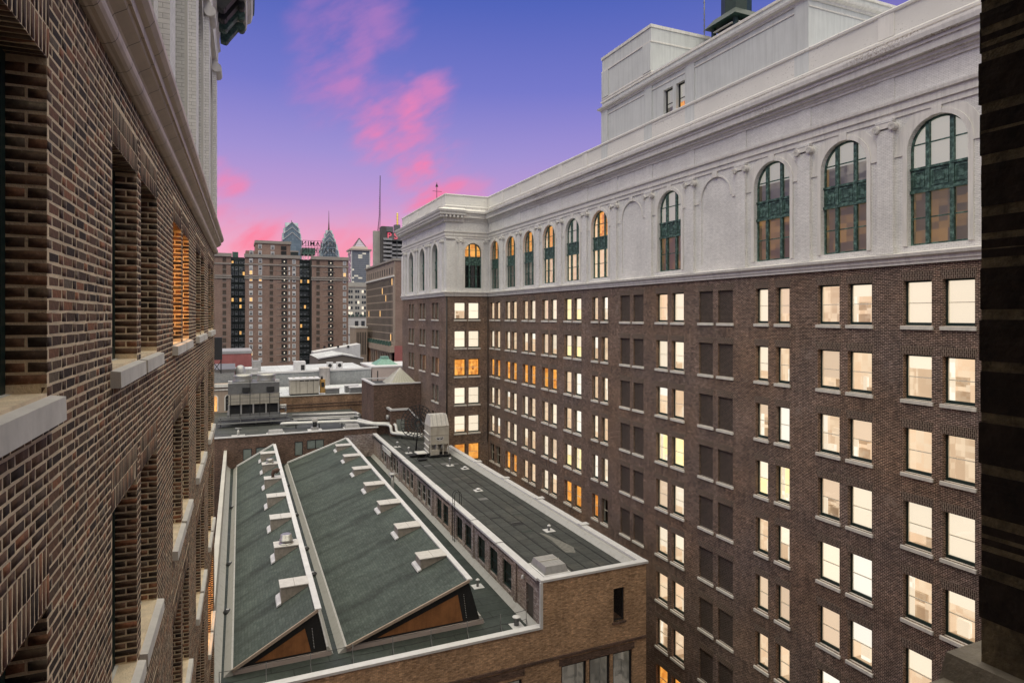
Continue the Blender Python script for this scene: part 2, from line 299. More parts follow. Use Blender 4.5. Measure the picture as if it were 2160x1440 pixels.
M_winwhite = plain('white_window_frame', (.60, .59, .60), .6, var=.1)
M_paned = plain('dusk_pane', (.06, .065, .075), .15, var=.5, sc=.8, spec=.8)
M_towerglass = None
s = NT('blue_tower_glass'); uv = s.uv(); bt = s.new('ShaderNodeTexBrick', offset=0); s.l.new(uv, bt.inputs['Vector']); bt.inputs['Scale'].default_value = 1
bt.inputs['Brick Width'].default_value = 3.0; bt.inputs['Row Height'].default_value = 4.0; bt.inputs['Mortar Size'].default_value = .35
bt.inputs['Color1'].default_value = (.17, .235, .29, 1); bt.inputs['Color2'].default_value = (.26, .33, .39, 1); bt.inputs['Mortar'].default_value = (.20, .24, .28, 1)
s.l.new(bt.outputs['Color'], s.b.inputs['Base Color']); s.b.inputs['Roughness'].default_value = .3; s.b.inputs['Metallic'].default_value = .2; M_tglass = s.m
s = NT('lit_office_grid'); uv = s.uv(); bt = s.new('ShaderNodeTexBrick', offset=0); s.l.new(uv, bt.inputs['Vector']); bt.inputs['Scale'].default_value = 1
bt.inputs['Brick Width'].default_value = 2.2; bt.inputs['Row Height'].default_value = 3.8; bt.inputs['Mortar Size'].default_value = .45
bt.inputs['Color1'].default_value = (.10, .13, .17, 1); bt.inputs['Color2'].default_value = (.15, .18, .23, 1); bt.inputs['Mortar'].default_value = (.26, .26, .29, 1)
fl = s.new('ShaderNodeMapping'); s.l.new(uv, fl.inputs[0]); fl.inputs['Scale'].default_value = (.14, .263, 1)
wn1 = s.new('ShaderNodeTexWhiteNoise', noise_dimensions='2D'); fll = s.new('ShaderNodeVectorMath', operation='FLOOR'); s.l.new(fl.outputs[0], fll.inputs[0]); s.l.new(fll.outputs[0], wn1.inputs['Vector'])
lit = s.new('ShaderNodeMath', operation='GREATER_THAN'); s.l.new(wn1.outputs['Value'], lit.inputs[0]); lit.inputs[1].default_value = .86
inv = s.new('ShaderNodeMath', operation='SUBTRACT'); inv.inputs[0].default_value = 1; s.l.new(bt.outputs['Fac'], inv.inputs[1])
lm = s.new('ShaderNodeMath', operation='MULTIPLY'); s.l.new(lit.outputs[0], lm.inputs[0]); s.l.new(inv.outputs[0], lm.inputs[1])
lk = s.new('ShaderNodeMath', operation='MULTIPLY'); s.l.new(lm.outputs[0], lk.inputs[0]); lk.inputs[1].default_value = .8 * GAIN
s.l.new(bt.outputs['Color'], s.b.inputs['Base Color']); s.b.inputs['Roughness'].default_value = .4
s.b.inputs['Emission Color'].default_value = (1, .88, .66, 1); s.l.new(lk.outputs[0], s.b.inputs['Emission Strength']); M_office = s.m
M_concrete = plain('pale_concrete', (.44, .42, .39), .85, var=.2, sc=.3)
M_ground = plain('asphalt_ground', (.05, .05, .052), .9, var=.3, sc=.1)
# hand-laid bricks: each brick a tone of its own
s = NT('laid_brick'); geo = s.new('ShaderNodeNewGeometry'); oc = s.obj()
oi = s.new('ShaderNodeObjectInfo'); ad = s.new('ShaderNodeMath', operation='ADD'); s.l.new(geo.outputs['Random Per Island'], ad.inputs[0]); s.l.new(oi.outputs['Random'], ad.inputs[1])
fr = s.new('ShaderNodeMath', operation='FRACT'); s.l.new(ad.outputs[0], fr.inputs[0])
rp = s.new('ShaderNodeValToRGB'); s.l.new(fr.outputs[0], rp.inputs[0])
bs = [(0, (.036, .022, .014)), (.12, (.070, .040, .024)), (.30, (.115, .061, .035)), (.50, (.150, .080, .046)), (.66, (.105, .066, .041)), (.80, (.185, .086, .046)), (.92, (.25, .105, .052)), (.97, (.14, .105, .072))]
rp.color_ramp.interpolation = 'CONSTANT'
while len(rp.color_ramp.elements) < len(bs): rp.color_ramp.elements.new(.5)
for e, (p, c) in zip(rp.color_ramp.elements, bs): e.position = p; e.color = (*c, 1)
n1 = s.noise(oc, 24, 6, .7); n2 = s.noise(oc, 90, 3); n3 = s.noise(oc, .6, 4)
c = s.mixc(1, rp.outputs[0], s.grey(s.maprange(n1, .3, .7, .55, 1.45)), 'MULTIPLY'); c = s.mixc(s.maprange(n1, .60, .76, 0, .7), c, (.34, .28, .225))
c = s.mixc(1, c, s.grey(s.maprange(n3, .3, .7, .80, 1.35)), 'MULTIPLY')
s.l.new(c, s.b.inputs['Base Color']); s.b.inputs['Roughness'].default_value = .88; s.bump(n1, .5, .006); M_laid = s.m
M_mortar = plain('lime_mortar', (.84, .68, .47), .95, var=.35, sc=3.2, bump=.6, bsc=60, objc=True)
M_roughbrick = plain('rough_dark_brick', (.034, .021, .014), .95, var=.8, sc=18, bump=.5, bsc=40, objc=True)  # very dark base colour for the near jamb, mottled by noise
M_roughmortar = plain('rough_dark_mortar', (.20, .15, .085), .95, var=.9, sc=24, bump=.7, bsc=70, objc=True)  # its joints, darker than the wing's mortar
M_roughsill = plain('weathered_sill', (.34, .29, .22), .9, var=.4, sc=14, bump=.35, bsc=50, objc=True)

# ------------------------------------------------------------------ builders
OFF = {}
def tag(o, label=None, cat=None, group=None, kind=None):
    if label: o['label'] = label
    if cat: o['category'] = cat
    if group: o['group'] = group
    if kind: o['kind'] = kind
    return o
def thing(name, label, cat, base=(0, 0, 0), group=None):
    o = bpy.data.objects.new(name, None); COL.objects.link(o); o.location = base; o.empty_display_size = .5
    OFF[o] = Vector(base); return tag(o, label, cat, group)
def link(name, me, parent=None, loc=None, rotz=0):
    o = bpy.data.objects.new(name, me); COL.objects.link(o)
    if parent is not None: o.parent = parent; OFF[o] = OFF.get(parent, Vector())
    if loc is not None: o.location = Vector(loc) - (OFF.get(parent, Vector()) if parent is not None else Vector())
    o.rotation_euler[2] = rotz
    return o
class MB:
    def __init__(s): s.v = []; s.f = []; s.mi = []; s.sm = []
    def face(s, pts, m=0, sm=False):
        i = len(s.v); s.v += [tuple(p) for p in pts]; s.f.append(tuple(range(i, i + len(pts)))); s.mi.append(m); s.sm.append(sm)
    def box(s, x0, x1, y0, y1, z0, z1, m=0, skip=''):
        a = [(x0, y0, z0), (x1, y0, z0), (x1, y1, z0), (x0, y1, z0), (x0, y0, z1), (x1, y0, z1), (x1, y1, z1), (x0, y1, z1)]
        i = len(s.v); s.v += a
        for k, q in (('b', (3, 2, 1, 0)), ('t', (4, 5, 6, 7)), ('f', (0, 1, 5, 4)), ('k', (2, 3, 7, 6)), ('l', (3, 0, 4, 7)), ('r', (1, 2, 6, 5))):
            if k in skip: continue
            s.f.append(tuple(i + j for j in q)); s.mi.append(m); s.sm.append(False)
        return s
    def hexa(s, b, t, m=0):           # bottom 4 pts, top 4 pts (counter-clockwise from above)
        i = len(s.v); s.v += [tuple(p) for p in b] + [tuple(p) for p in t]
        for q in ((3, 2, 1, 0), (4, 5, 6, 7), (0, 1, 5, 4), (1, 2, 6, 5), (2, 3, 7, 6), (3, 0, 4, 7)):
            s.f.append(tuple(i + j for j in q)); s.mi.append(m); s.sm.append(False)
        return s
    def beam(s, p, q, w, h=None, m=0):
        h = h or w; p = Vector(p); q = Vector(q); d = (q - p).normalized()
        u = d.cross(Vector((0, 0, 1)))
        u = Vector((1, 0, 0)) if u.length < 1e-4 else u.normalized()
        n = u.cross(d)
        c = [u * (a * w / 2) + n * (b * h / 2) for a, b in ((-1, -1), (1, -1), (1, 1), (-1, 1))]
        return s.hexa([p + k for k in c], [q + k for k in c], m)
    def tube(s, pts, r, n=8, m=0, caps=True):
        pts = [Vector(p) for p in pts]; rings = []
        for i, p in enumerate(pts):
            d = (pts[min(i + 1, len(pts) - 1)] - pts[max(i - 1, 0)]).normalized()
            u = d.cross(Vector((0, 0, 1)))
            u = Vector((1, 0, 0)) if u.length < 1e-3 else u.normalized()
            w = u.cross(d); b = len(s.v); rr = r[i] if isinstance(r, (list, tuple)) else r
            s.v += [tuple(p + u * (rr * math.cos(2 * math.pi * k / n)) + w * (rr * math.sin(2 * math.pi * k / n))) for k in range(n)]; rings.append(b)
        for a, b in zip(rings, rings[1:]):
            for k in range(n):
                s.f.append((a + k, a + (k + 1) % n, b + (k + 1) % n, b + k)); s.mi.append(m); s.sm.append(True)
        if caps:
            s.f.append(tuple(rings[0] + k for k in range(n))[::-1]); s.f.append(tuple(rings[-1] + k for k in range(n))); s.mi += [m, m]; s.sm += [False, False]
        return s
    def lathe(s, c, prof, n=20, m=0):
        c = Vector(c); rings = []
        for r, z in prof:
            rings.append(len(s.v)); s.v += [(c.x + r * math.cos(2 * math.pi * k / n), c.y + r * math.sin(2 * math.pi * k / n), c.z + z) for k in range(n)]
        for a, b in zip(rings, rings[1:]):
            for k in range(n):
                s.f.append((a + k, a + (k + 1) % n, b + (k + 1) % n, b + k)); s.mi.append(m); s.sm.append(n > 10)
        s.f.append(tuple(rings[-1] + k for k in range(n))); s.mi.append(m); s.sm.append(False)
        return s
    def sweep(s, path, prof, m=0, caps=True):    # mitred; profile offsets go to the left of travel
        P = [Vector(p) for p in path]; rings = []
        for i, p in enumerate(P):
            ns = []
            if i > 0: d = (P[i] - P[i - 1]).normalized(); ns.append(Vector((-d.y, d.x)))
            if i < len(P) - 1: d = (P[i + 1] - P[i]).normalized(); ns.append(Vector((-d.y, d.x)))
            if len(ns) == 1: o = ns[0]
            else:
                o = (ns[0] + ns[1]); o = o / (1 + ns[0].dot(ns[1]))
            rings.append(len(s.v)); s.v += [(p.x + o.x * a, p.y + o.y * a, z) for a, z in prof]
        n = len(prof)
        for a, b in zip(rings, rings[1:]):
            for k in range(n - 1):
                s.f.append((b + k, a + k, a + k + 1, b + k + 1)); s.mi.append(m); s.sm.append(False)
        if caps:
            s.f.append(tuple(rings[0] + k for k in range(n))); s.f.append(tuple(rings[-1] + k for k in range(n))[::-1]); s.mi += [m, m]; s.sm += [False, False]
        return s
    def mesh(s, name, mats, off=None):
        me = bpy.data.meshes.new(name); off = off or Vector()
        me.from_pydata([(x - off.x, y - off.y, z - off.z) for x, y, z in s.v], [], s.f)
        for mt in (mats if isinstance(mats, (list, tuple)) else [mats]): me.materials.append(mt)
        me.polygons.foreach_set('material_index', s.mi); me.polygons.foreach_set('use_smooth', s.sm)
        uvl = me.uv_layers.new(name='UVMap'); data = np.zeros(len(me.loops) * 2, np.float32)
        V = s.v; me.update()
        for p in me.polygons:
            nx, ny, nzz = abs(p.normal.x), abs(p.normal.y), abs(p.normal.z)
            for li in p.loop_indices:
                x, y, z = V[me.loops[li].vertex_index]
                u, w = (x, y) if nzz > max(nx, ny) else ((y, z) if nx > ny else (x, z))
                data[2 * li] = u; data[2 * li + 1] = w
        uvl.data.foreach_set('uv', data); return me
    def build(s, name, mats, parent=None):
        off = OFF.get(parent, Vector()) if parent is not None else Vector()
        o = link(name, s.mesh(name, mats, off), parent)
        return o
    def solo(s, name, mats, base, label, cat, group=None, kind=None):     # a one-mesh thing with its origin at its base
        base = Vector(base); o = link(name, s.mesh(name, mats, base)); o.location = base
        return tag(o, label, cat, group, kind)
def wall_holes(mb, fr, u0, u1, z0, z1, holes, depth, m=0, mr=None):
    us = sorted({u0, u1, *[h[0] for h in holes], *[h[1] for h in holes]}); zs = sorted({z0, z1, *[h[2] for h in holes], *[h[3] for h in holes]})
    us = [u for u in us if u0 <= u <= u1]; zs = [z for z in zs if z0 <= z <= z1]
    for a, b in zip(us, us[1:]):
        run = None
        for c, d in zip(zs, zs[1:]):
            mu, mz = (a + b) / 2, (c + d) / 2
            solid = not any(h[0] < mu < h[1] and h[2] < mz < h[3] for h in holes)
            if solid and run is None: run = c
            if not solid and run is not None: mb.face([fr(a, run, 0), fr(b, run, 0), fr(b, c, 0), fr(a, c, 0)], m); run = None
        if run is not None: mb.face([fr(a, run, 0), fr(b, run, 0), fr(b, zs[-1], 0), fr(a, zs[-1], 0)], m)
    mr = m if mr is None else mr
    if depth:
        for a, b, c, d in holes:
            mb.face([fr(a, c, 0), fr(a, c, depth), fr(a, d, depth), fr(a, d, 0)], mr); mb.face([fr(b, c, depth), fr(b, c, 0), fr(b, d, 0), fr(b, d, depth)], mr)
            mb.face([fr(a, d, 0), fr(a, d, depth), fr(b, d, depth), fr(b, d, 0)], mr); mb.face([fr(a, c, depth), fr(a, c, 0), fr(b, c, 0), fr(b, c, depth)], mr)
def arch_pts(c, r, spring, n=14): return [(c - r * math.cos(math.pi * i / n), spring + r * math.sin(math.pi * i / n)) for i in range(n + 1)]
def arch_bay(mb, fr, u0, u1, z0, z1, c, r, sill, spring, depth, m=0):
    A = arch_pts(c, r, spring); Fq = lambda pts: mb.face([fr(u, z, 0) for u, z in pts], m)
    Fq([(u0, z0), (u1, z0), (u1, sill), (u0, sill)])
    Fq([(u0, sill), (c - r, sill), (c - r, spring), (u0, spring)]); Fq([(c + r, sill), (u1, sill), (u1, spring), (c + r, spring)])
    Fq([(u0, spring), (c - r, spring), (c - r, z1), (u0, z1)]); Fq([(c + r, spring), (u1, spring), (u1, z1), (c + r, z1)])
    for (a, za), (b, zb) in zip(A, A[1:]): Fq([(a, za), (b, zb), (b, z1), (a, z1)])
    edge = [(c - r, sill)] + A + [(c + r, sill), (c - r, sill)]
    for (a, za), (b, zb) in zip(edge, edge[1:]): mb.face([fr(a, za, 0), fr(b, zb, 0), fr(b, zb, depth), fr(a, za, depth)], m)
def arch_ring(mb, fr, c, r0, r1, spring, d0, m=0, n=18, sill=None):   # raised band round an arch, front at d0 (<0 is proud)
    for i in range(n):
        a0, a1 = math.pi * i / n, math.pi * (i + 1) / n
        P = lambda r, a: (c - r * math.cos(a), spring + r * math.sin(a))
        q = [P(r0, a0), P(r1, a0), P(r1, a1), P(r0, a1)]
        mb.face([fr(u, z, d0) for u, z in q], m)
        mb.face([fr(*q[1], d0), fr(*q[1], .01), fr(*q[2], .01), fr(*q[2], d0)], m)
        mb.face([fr(*q[0], d0), fr(*q[3], d0), fr(*q[3], .1), fr(*q[0], .1)], m)
    if sill is not None:
        for sg in (-1, 1):
            u0, u1 = sorted((c + sg * r0, c + sg * r1))
            a = [fr(u0, sill, d0), fr(u1, sill, d0), fr(u1, spring, d0), fr(u0, spring, d0)]; b = [fr(u0, sill, .02), fr(u1, sill, .02), fr(u1, spring, .02), fr(u0, spring, .02)]
            mb.face(a, m)
            for i in range(4): j = (i + 1) % 4; mb.face([a[i], a[j], b[j], b[i]], m)
FX = lambda X: (lambda u, z, d: (X + d, u, z))          # facade facing -X
FY = lambda Y: (lambda u, z, d: (u, Y + d, z))          # facade facing -Y
ROT = {'-X': -math.pi / 2, '-Y': 0.0, '+X': math.pi / 2}

# canonical windows: local X across, +Y inward, Z up, origin on the wall plane at the sill centre
CACHE = {}
def win_meshes(w, h, d=.25, fm=M_green, shade=.0):
    key = (w, h, d, fm.name, shade)
    if key in CACHE: return CACHE[key]
    a = w / 2; f = MB(); t = .085
    f.box(-a, -a + t, d, d + .09, 0, h); f.box(a - t, a, d, d + .09, 0, h); f.box(-a + t, a - t, d, d + .09, 0, .15); f.box(-a + t, a - t, d, d + .09, h - .09, h)
    f.box(-a + t, a - t, d + .015, d + .085, h * .5 - .02, h * .5 + .02, 1)
    f.box(-a + t, -a + t + .025, d + .02, d + .08, .15, h - .09, 1)
    p = MB(); p.face([(-a + t, d + .05, .13), (a - t, d + .05, .13), (a - t, d + .05, h - .07), (-a + t, d + .05, h - .07)])
    b = MB(); e0, e1, q0, q1, z0, z1 = -a - .12, a + .12, d + .085, d + .9, -.06, h + .12
    b.face([(e0, q1, z0), (e1, q1, z0), (e1, q1, z1), (e0, q1, z1)], 0)
    for sx in (e0, e1): b.face([(sx, q0, z0), (sx, q0, z1), (sx, q1, z1), (sx, q1, z0)], 0)
    b.face([(e0, q0, z1), (e1, q0, z1), (e1, q1, z1), (e0, q1, z1)], 1); b.face([(e0, q0, z0), (e1, q0, z0), (e1, q1, z0), (e0, q1, z0)], 2)
    CACHE[key] = (f.mesh('window_frame', [fm, M_sash if fm is M_green and d == .25 else fm]), p.mesh('window_pane', M_glass), b); return CACHE[key]
RC = {}
ROOM = {'lit_room_wall': [L_tan, L_ceil, L_floor], 'lit_room_orange': [L_orange, L_orange, L_orlow], 'lit_room_yellow': [L_yellow, L_ceil, L_yellow]}
def room_mesh(key, mb, mat):
    var = random.randrange(7) if mat.name.startswith('lit_room') else 0
    k = (key, mat.name, var)
    if k not in RC:
        w, h, d = key[:3]; a = w / 2; q1 = d + .9; r_ = random.Random(var * 13 + 1); base_ = mb; mb = MB(); mb.v = list(base_.v); mb.f = list(base_.f); mb.mi = list(base_.mi); mb.sm = list(base_.sm)
        for j in range(var % 4 + (var > 0)):
            x0 = r_.uniform(-a, a * .4); ww = r_.uniform(.15, .7); zt = r_.uniform(.25, .9) if j % 2 == 0 else r_.uniform(1.0, 1.6); y0 = r_.uniform(d + .35, q1 - .25)
            mb.box(x0, min(x0 + ww, a), y0, y0 + .2, -.05 if j % 2 == 0 else zt - r_.uniform(.1, .5), zt, (2, 1, 0, 2)[(var + j) % 4])
        if var % 2: mb.box(-a * .6, a * .6, d + .45, d + .58, h + .02, h + .08, 1)
        if var in (2, 5): mb.box(-a + .05, -a + .3, d + .16, d + .2, -.05, h + .1, 1)
    if k not in RC: RC[k] = mb.mesh('lit_room', ROOM.get(mat.name, [mat] * 3))
    return RC[k]
SH = {}
def shade_mesh(w, h, d, fr, mat):
    fr = round(fr, 1); k = (w, h, d, fr, mat.name)
    if k not in SH:
        m = MB(); a = w / 2; m.box(-a + .02, a - .02, d + .12, d + .13, h * (1 - fr), h + .02); m.box(-a + .02, a - .02, d + .115, d + .135, h * (1 - fr) - .03, h * (1 - fr)); SH[k] = m.mesh('roller_shade', mat)
    return SH[k]
SM = {}
def sill_mesh(w, mat, out=.09, t=.19, ext=.09):
    k = (w, mat.name, out, t)
    if k not in SM:
        m = MB(); a = w / 2 + ext; m.hexa([(-a, -out, -t), (a, -out, -t), (a, .18, -t), (-a, .18, -t)], [(-a, -out, -.03), (a, -out, -.03), (a, .18, .012), (-a, .18, .012)]); SM[k] = m.mesh('stone_sill', mat)
    return SM[k]
def put_window(parent, loc, rot, w, h, room, shade=None, shmat=None, d=.25, fm=M_green, sill=M_sill, pane=True):
    f, p, b = win_meshes(w, h, d, fm)
    o = link('window', f, parent, loc, rot); OFF[o] = Vector()
    if pane: link('pane', p, o)
    link('room_light', room_mesh((w, h, d), b, room), o)
    if shade: link('roller_shade', shade_mesh(w, h, d, shade, shmat or L_cream), o)
    if sill is not None: link('sill', sill_mesh(w, sill), o)
    return o

# ------------------------------------------------------------------ ground
g = MB(); g.face([(-4000, -4000, 0), (4000, -4000, 0), (4000, 4000, 0), (-4000, 4000, 0)])
o = g.build('ground', M_ground); o.location = (0, 0, -45); tag(o, kind='structure')

# ================================================================== right: long office building
XR = 30.0; YC = 76.0; XP = 24.3; YE = 98.0; BT = 2.47; FL = 3.56; S0 = -.47; WH = 2.17
office = thing('office_building', 'long dark brick office building with white arched top storey and lit windows', 'building', (XR, 44, -45))
CK = [19.23 + 4.955 * k for k in range(12)]
BLIND = (3, 5); NARROW = (2, 6)
def kw(k): return (1.02, .31) if k in NARROW else (1.40, .25)     # opening width, half the pier
holes = []; spots = []
for k, c in enumerate(CK):
    w, hp = kw(k)
    for r in range(11):
        z = S0 - FL * r
        if c > 42.5 and z + WH < -19.9: continue
        zc = c * .9159 + 30 * .4015
        if 666 - (z + WH) * 1346 / zc > 1475: continue
        for sg in (-1, 1):
            u = c + sg * (hp + w / 2); holes.append((u - w / 2, u + w / 2, z, z + WH)); spots.append((k, r, sg, u, z, w))
mb = MB(); wall_holes(mb, FX(XR), 11, YC, -45, BT, holes, .30); mb.build('brick_wall', M_brick, office)
inf = {}; lin = {}
def lit_kind(k, r, sg):
    if (k, r) in ((11, 2), (10, 2), (9, 2), (8, 2), (10, 5)): return 'O'
    if (k, r) in ((7, 0), (7, 1), (7, 4), (2, 3), (4, 3)): return 'Y'
    if (k, r) == (7, 5): return 'O'
    if (k, r) == (6, 5): return 'O' if sg > 0 else 'D'
    if (k, r) == (11, 5): return 'D'
    if (k, r) == (4, 8): return 'O'
    if (k, r) in ((0, 0),): return 'W'
    return 'C'
for k, r, sg, u, z, w in spots:
    if w not in lin:
        a = w / 2 + .10; m = MB(); m.hexa([(-a + .06, -.012, 0), (a - .06, -.012, 0), (a - .06, .05, 0), (-a + .06, .05, 0)], [(-a - .02, -.012, .42), (a + .02, -.012, .42), (a + .02, .05, .42), (-a - .02, .05, .42)]); lin[w] = m.mesh('soldier_lintel', M_soldier)
    lo = (XR, u, z)
    link('lintel', lin[w], office, (XR, u, z + WH), ROT['-X'])
    if k in BLIND:
        if w not in inf: m = MB(); m.box(-w / 2, w / 2, .13, .2, 0, WH); inf[w] = m.mesh('infill', M_blind)
        o = link('bricked_window', inf[w], office, lo, ROT['-X']); OFF[o] = Vector(); link('sill', sill_mesh(w, M_sill), o); continue
    kd = lit_kind(k, r, sg); rr = random.random()
    if kd == 'O': put_window(office, lo, ROT['-X'], w, WH, L_orange)
    elif kd == 'Y': put_window(office, lo, ROT['-X'], w, WH, L_yellow, .5 if rr < .4 else None)
    elif kd == 'D': put_window(office, lo, ROT['-X'], w, WH, M_darkroom)
    elif kd == 'W': put_window(office, lo, ROT['-X'], w, WH, L_yellow, 1.0 if rr < .5 else .5)
    else: put_window(office, lo, ROT['-X'], w, WH, L_tan, None if rr < .30 else (.5 if rr < .50 else (.3 if rr < .60 else (.7 if rr < .72 else 1.0))), random.choice((L_cream, L_cream, L_blindw, L_blindt)))
# pavilion walls (brick)
pc = (27.15,); holes = []; pw = []
for r in range(7):
    z = S0 - FL * r
    for sg in (-1, 1): u = 27.15 + sg * .93; holes.append((u - .75, u + .75, z, z + WH)); pw.append((r, u, z))
mb = MB(); wall_holes(mb, FY(YC), XP, XR, -45, BT, holes, .30)
sh = []; sw = []
for ci, c in enumerate((80.5, 86.6, 92.6)):
    for r in range(5):
        z = S0 - FL * r
        if ci and r > 2: continue
        for sg in (-1, 1): u = c + sg * .85; sh.append((u - .62, u + .62, z, z + WH)); sw.append((ci, r, sg, u, z))
wall_holes(mb, FX(XP), YC, YE, -45, BT, sh, .30)
mb.face([(XP, YE, -45), (50, YE, -45), (50, YE, 13.7), (XP, YE, 13.7)]); mb.build('pavilion_wall', M_brick, office)
for r, u, z in pw:
    put_window(office, (u, YC, z), 0, 1.5, WH, L_orange if r in (2, 5) else L_tan, None if r in (2, 5) else random.choice((.5, 1.0, 1.0, .8)))
for ci, r, sg, u, z in sw:
    put_window(office, (XP, u, z), ROT['-X'], 1.24, WH, L_orange if (ci, r) in ((0, 2), (1, 2)) and sg < 0 else (L_amber if r == 4 else M_darkroom))
# stone band, entablature, parapet swept round the court
path = [(XR, 11), (XR, YC), (XP, YC), (XP, YE)]
MB().sweep(path, [(0, BT), (.13, BT), (.13, 2.62), (.19, 2.63), (.19, 2.84), (.34, 2.86), (.37, 3.0), (.06, 3.08), (0, 3.08)]).build('stone_band', M_stone, office)
MB().sweep(path, [(-.2, 9.74), (.07, 9.74), (.07, 10.02), (.15, 10.03), (.15, 10.40), (.26, 10.43), (.28, 10.56), (.28, 10.60), (.05, 10.64), (-.2, 10.64)]).build('architrave', M_stone, office)
MB().sweep(path, [(-.2, 10.62), (.03, 10.62), (.03, 11.80), (-.2, 11.80)]).build('frieze', M_white, office)
MB().sweep(path, [(-.2, 11.78), (.12, 11.78), (.12, 11.92), (.20, 11.94), (.20, 12.06), (.34, 12.07), (.34, 12.22), (.30, 12.24), (.56, 12.26), (.58, 12.60), (.66, 12.62), (.66, 12.76), (.62, 12.78), (.84, 12.84), (.88, 13.04), (.88, 13.12), (.14, 13.36), (.10, 13.62), (-.2, 13.62)]).build('cornice', M_flake, office)
MB().sweep(path, [(-.3, 13.60), (.18, 13.60), (.20, 13.72), (.10, 13.80), (.04, 13.84), (.04, 15.0), (.12, 15.03), (.14, 15.14), (.10, 15.2), (-.30, 15.2), (-.30, 13.60)]).build('parapet', M_peel, office)
for k in range(12):
    u = CK[k] + 2.4775
    if 26.2 < u < 48.8: continue
    MB().box(XR - .09, XR - .0, u - .42, u + .42, 13.842, 15.02).build('parapet_pier', M_stone, office)
mb = MB(); mb.face([(XR + .3, 11, 13.7), (60, 11, 13.7), (60, YE, 13.7), (XP + .3, YE, 13.7), (XP + .3, YC + .3, 13.7), (XR + .3, YC + .3, 13.7)])
mb.face([(XR, 11, -45), (60, 11, -45), (60, 11, 13.7), (XR, 11, 13.7)]); mb.build('flat_roof', M_rooflt, office)
# arched storey
AR, AS, ASP = 1.40, 3.37, 7.97
mb = MB(); tr = []
ed = [11] + [c + 2.4775 for c in CK]; ed[-1] = YC
for k, c in enumerate(CK):
    u0, u1 = ed[k], ed[k + 1]
    if k in BLIND:
        arch_bay(mb, FX(XR), u0, u1, 3.06, 9.76, c, AR, 3.55, ASP, .07)
        A = [(c - AR, 3.55)] + arch_pts(c, AR, ASP) + [(c + AR, 3.55)]; mb.face([(XR + .07, u, z) for u, z in A])
    else: arch_bay(mb, FX(XR), u0, u1, 3.06, 9.76, c, AR, AS, ASP, .38)
PC, PR = 27.95, 1.12
arch_bay(mb, FY(YC), XP, XR, 3.06, 9.76, PC, PR, 3.5, 8.05, .38)
for a, b, c in ((YC, 83.55, 80.5), (83.55, 89.6, 86.6), (89.6, YE, 92.6)): arch_bay(mb, FX(XP), a, b, 3.06, 9.76, c, 1.25, 3.5, 8.1, .55)
mb.build('arcade_wall', M_white, office)
for k, c in enumerate(CK):
    if k in BLIND: m = MB(); arch_ring(m, FX(XR), c, AR + .02, AR + .12, ASP, -.03)
    else: m = MB(); arch_ring(m, FX(XR), c, AR + .002, AR + .22, ASP, -.072, sill=AS); m.build('arch_moulding', M_stone, office); m = MB(); arch_ring(m, FX(XR), c, AR + .22, AR + .62, ASP, -.025)
    m.box(XR - .09, XR, c - .24, c + .24, ASP + AR + .0, 9.76)
    for sg in (-1, 1): m.box(XR - .055, XR, min(c + sg * (AR + .22), c + sg * (AR + .66)), max(c + sg * (AR + .22), c + sg * (AR + .66)), ASP - .18, ASP - .002)
    m.build('arch_surround', M_stone, office)
m = MB(); arch_ring(m, FY(YC), PC, PR + .002, PR + .2, 8.05, -.05, sill=3.5); m.build('arch_surround', M_stone, office)
for c in (80.5, 86.6, 92.6): m = MB(); arch_ring(m, FX(XP), c, 1.252, 1.5, 8.1, -.07, sill=3.5); m.box(XP - .14, XP, c - .25, c + .25, 9.35, 9.74); m.build('arch_surround', M_stone, office)
def volute(m, fr, u, z, r, d):
    n = 40; prev = None
    for i in range(n + 1):
        t = i / n; a = t * 4.5 * math.pi; rr = r * (1 - .82 * t); p = (u + rr * math.cos(a), z + rr * math.sin(a))
        if prev is not None:
            m.beam(fr(*prev, d), fr(*p, d), .05 * r / .2, .05)
        prev = p
def pilaster(fr, c, w, p, z1=9.74, voll=True):
    m = MB(); q = lambda u0, u1, za, zb, d: wb(m, fr, u0, u1, za, zb, d)
    q(c - w / 2, c + w / 2, 3.06, z1 - .5, -p); q(c - w / 2 - .06, c + w / 2 + .06, 3.06, 3.4, -p - .05); q(c - w / 2 - .05, c + w / 2 + .05, z1 - .14, z1 + .0, -p - .08)
    o = m.build('pilaster', M_white, office)
    if voll:
        m = MB(); wb(m, fr, c - w / 2 - .02, c + w / 2 + .02, z1 - .42, z1 - .145, -p - .06)
        for sg in (-1, 1):
            u = c + sg * (w / 2 + .02); n = 14
            ring = [(u + .2 * math.cos(2 * math.pi * i / n), z1 - .40 + .2 * math.sin(2 * math.pi * i / n)) for i in range(n)]
            m.face([fr(a, b, -p - .11) for a, b in ring])
            for i in range(n): j = (i + 1) % n; m.face([fr(*ring[i], -p - .11), fr(*ring[j], -p - .11), fr(*ring[j], 0), fr(*ring[i], 0)])
            volute(m, fr, u, z1 - .40, .185, -p - .12)
        m.build('ionic_capital', M_stone, o)
    m = MB(); wb(m, fr, c - w / 2, c + w / 2, 10.645, 11.78, -.075); m.build('frieze_block', M_white, office)
def wb(m, fr, u0, u1, z0, z1, d):
    a = [fr(u0, z0, d), fr(u1, z0, d), fr(u1, z1, d), fr(u0, z1, d)]; b = [fr(u0, z0, .01), fr(u1, z0, .01), fr(u1, z1, .01), fr(u0, z1, .01)]
    m.face(a)
    for i in range(4): j = (i + 1) % 4; m.face([a[i], b[i], b[j], a[j]])
for c in CK[:-1]: pilaster(FX(XR), c + 2.4775, .84, .17)
pilaster(FX(XR), 75.35, .6, .11, voll=False); pilaster(FY(YC), 26.2, .55, .1); pilaster(FY(YC), 24.95, 1.1, .13, voll=False); pilaster(FY(YC), 29.75, .45, .1)
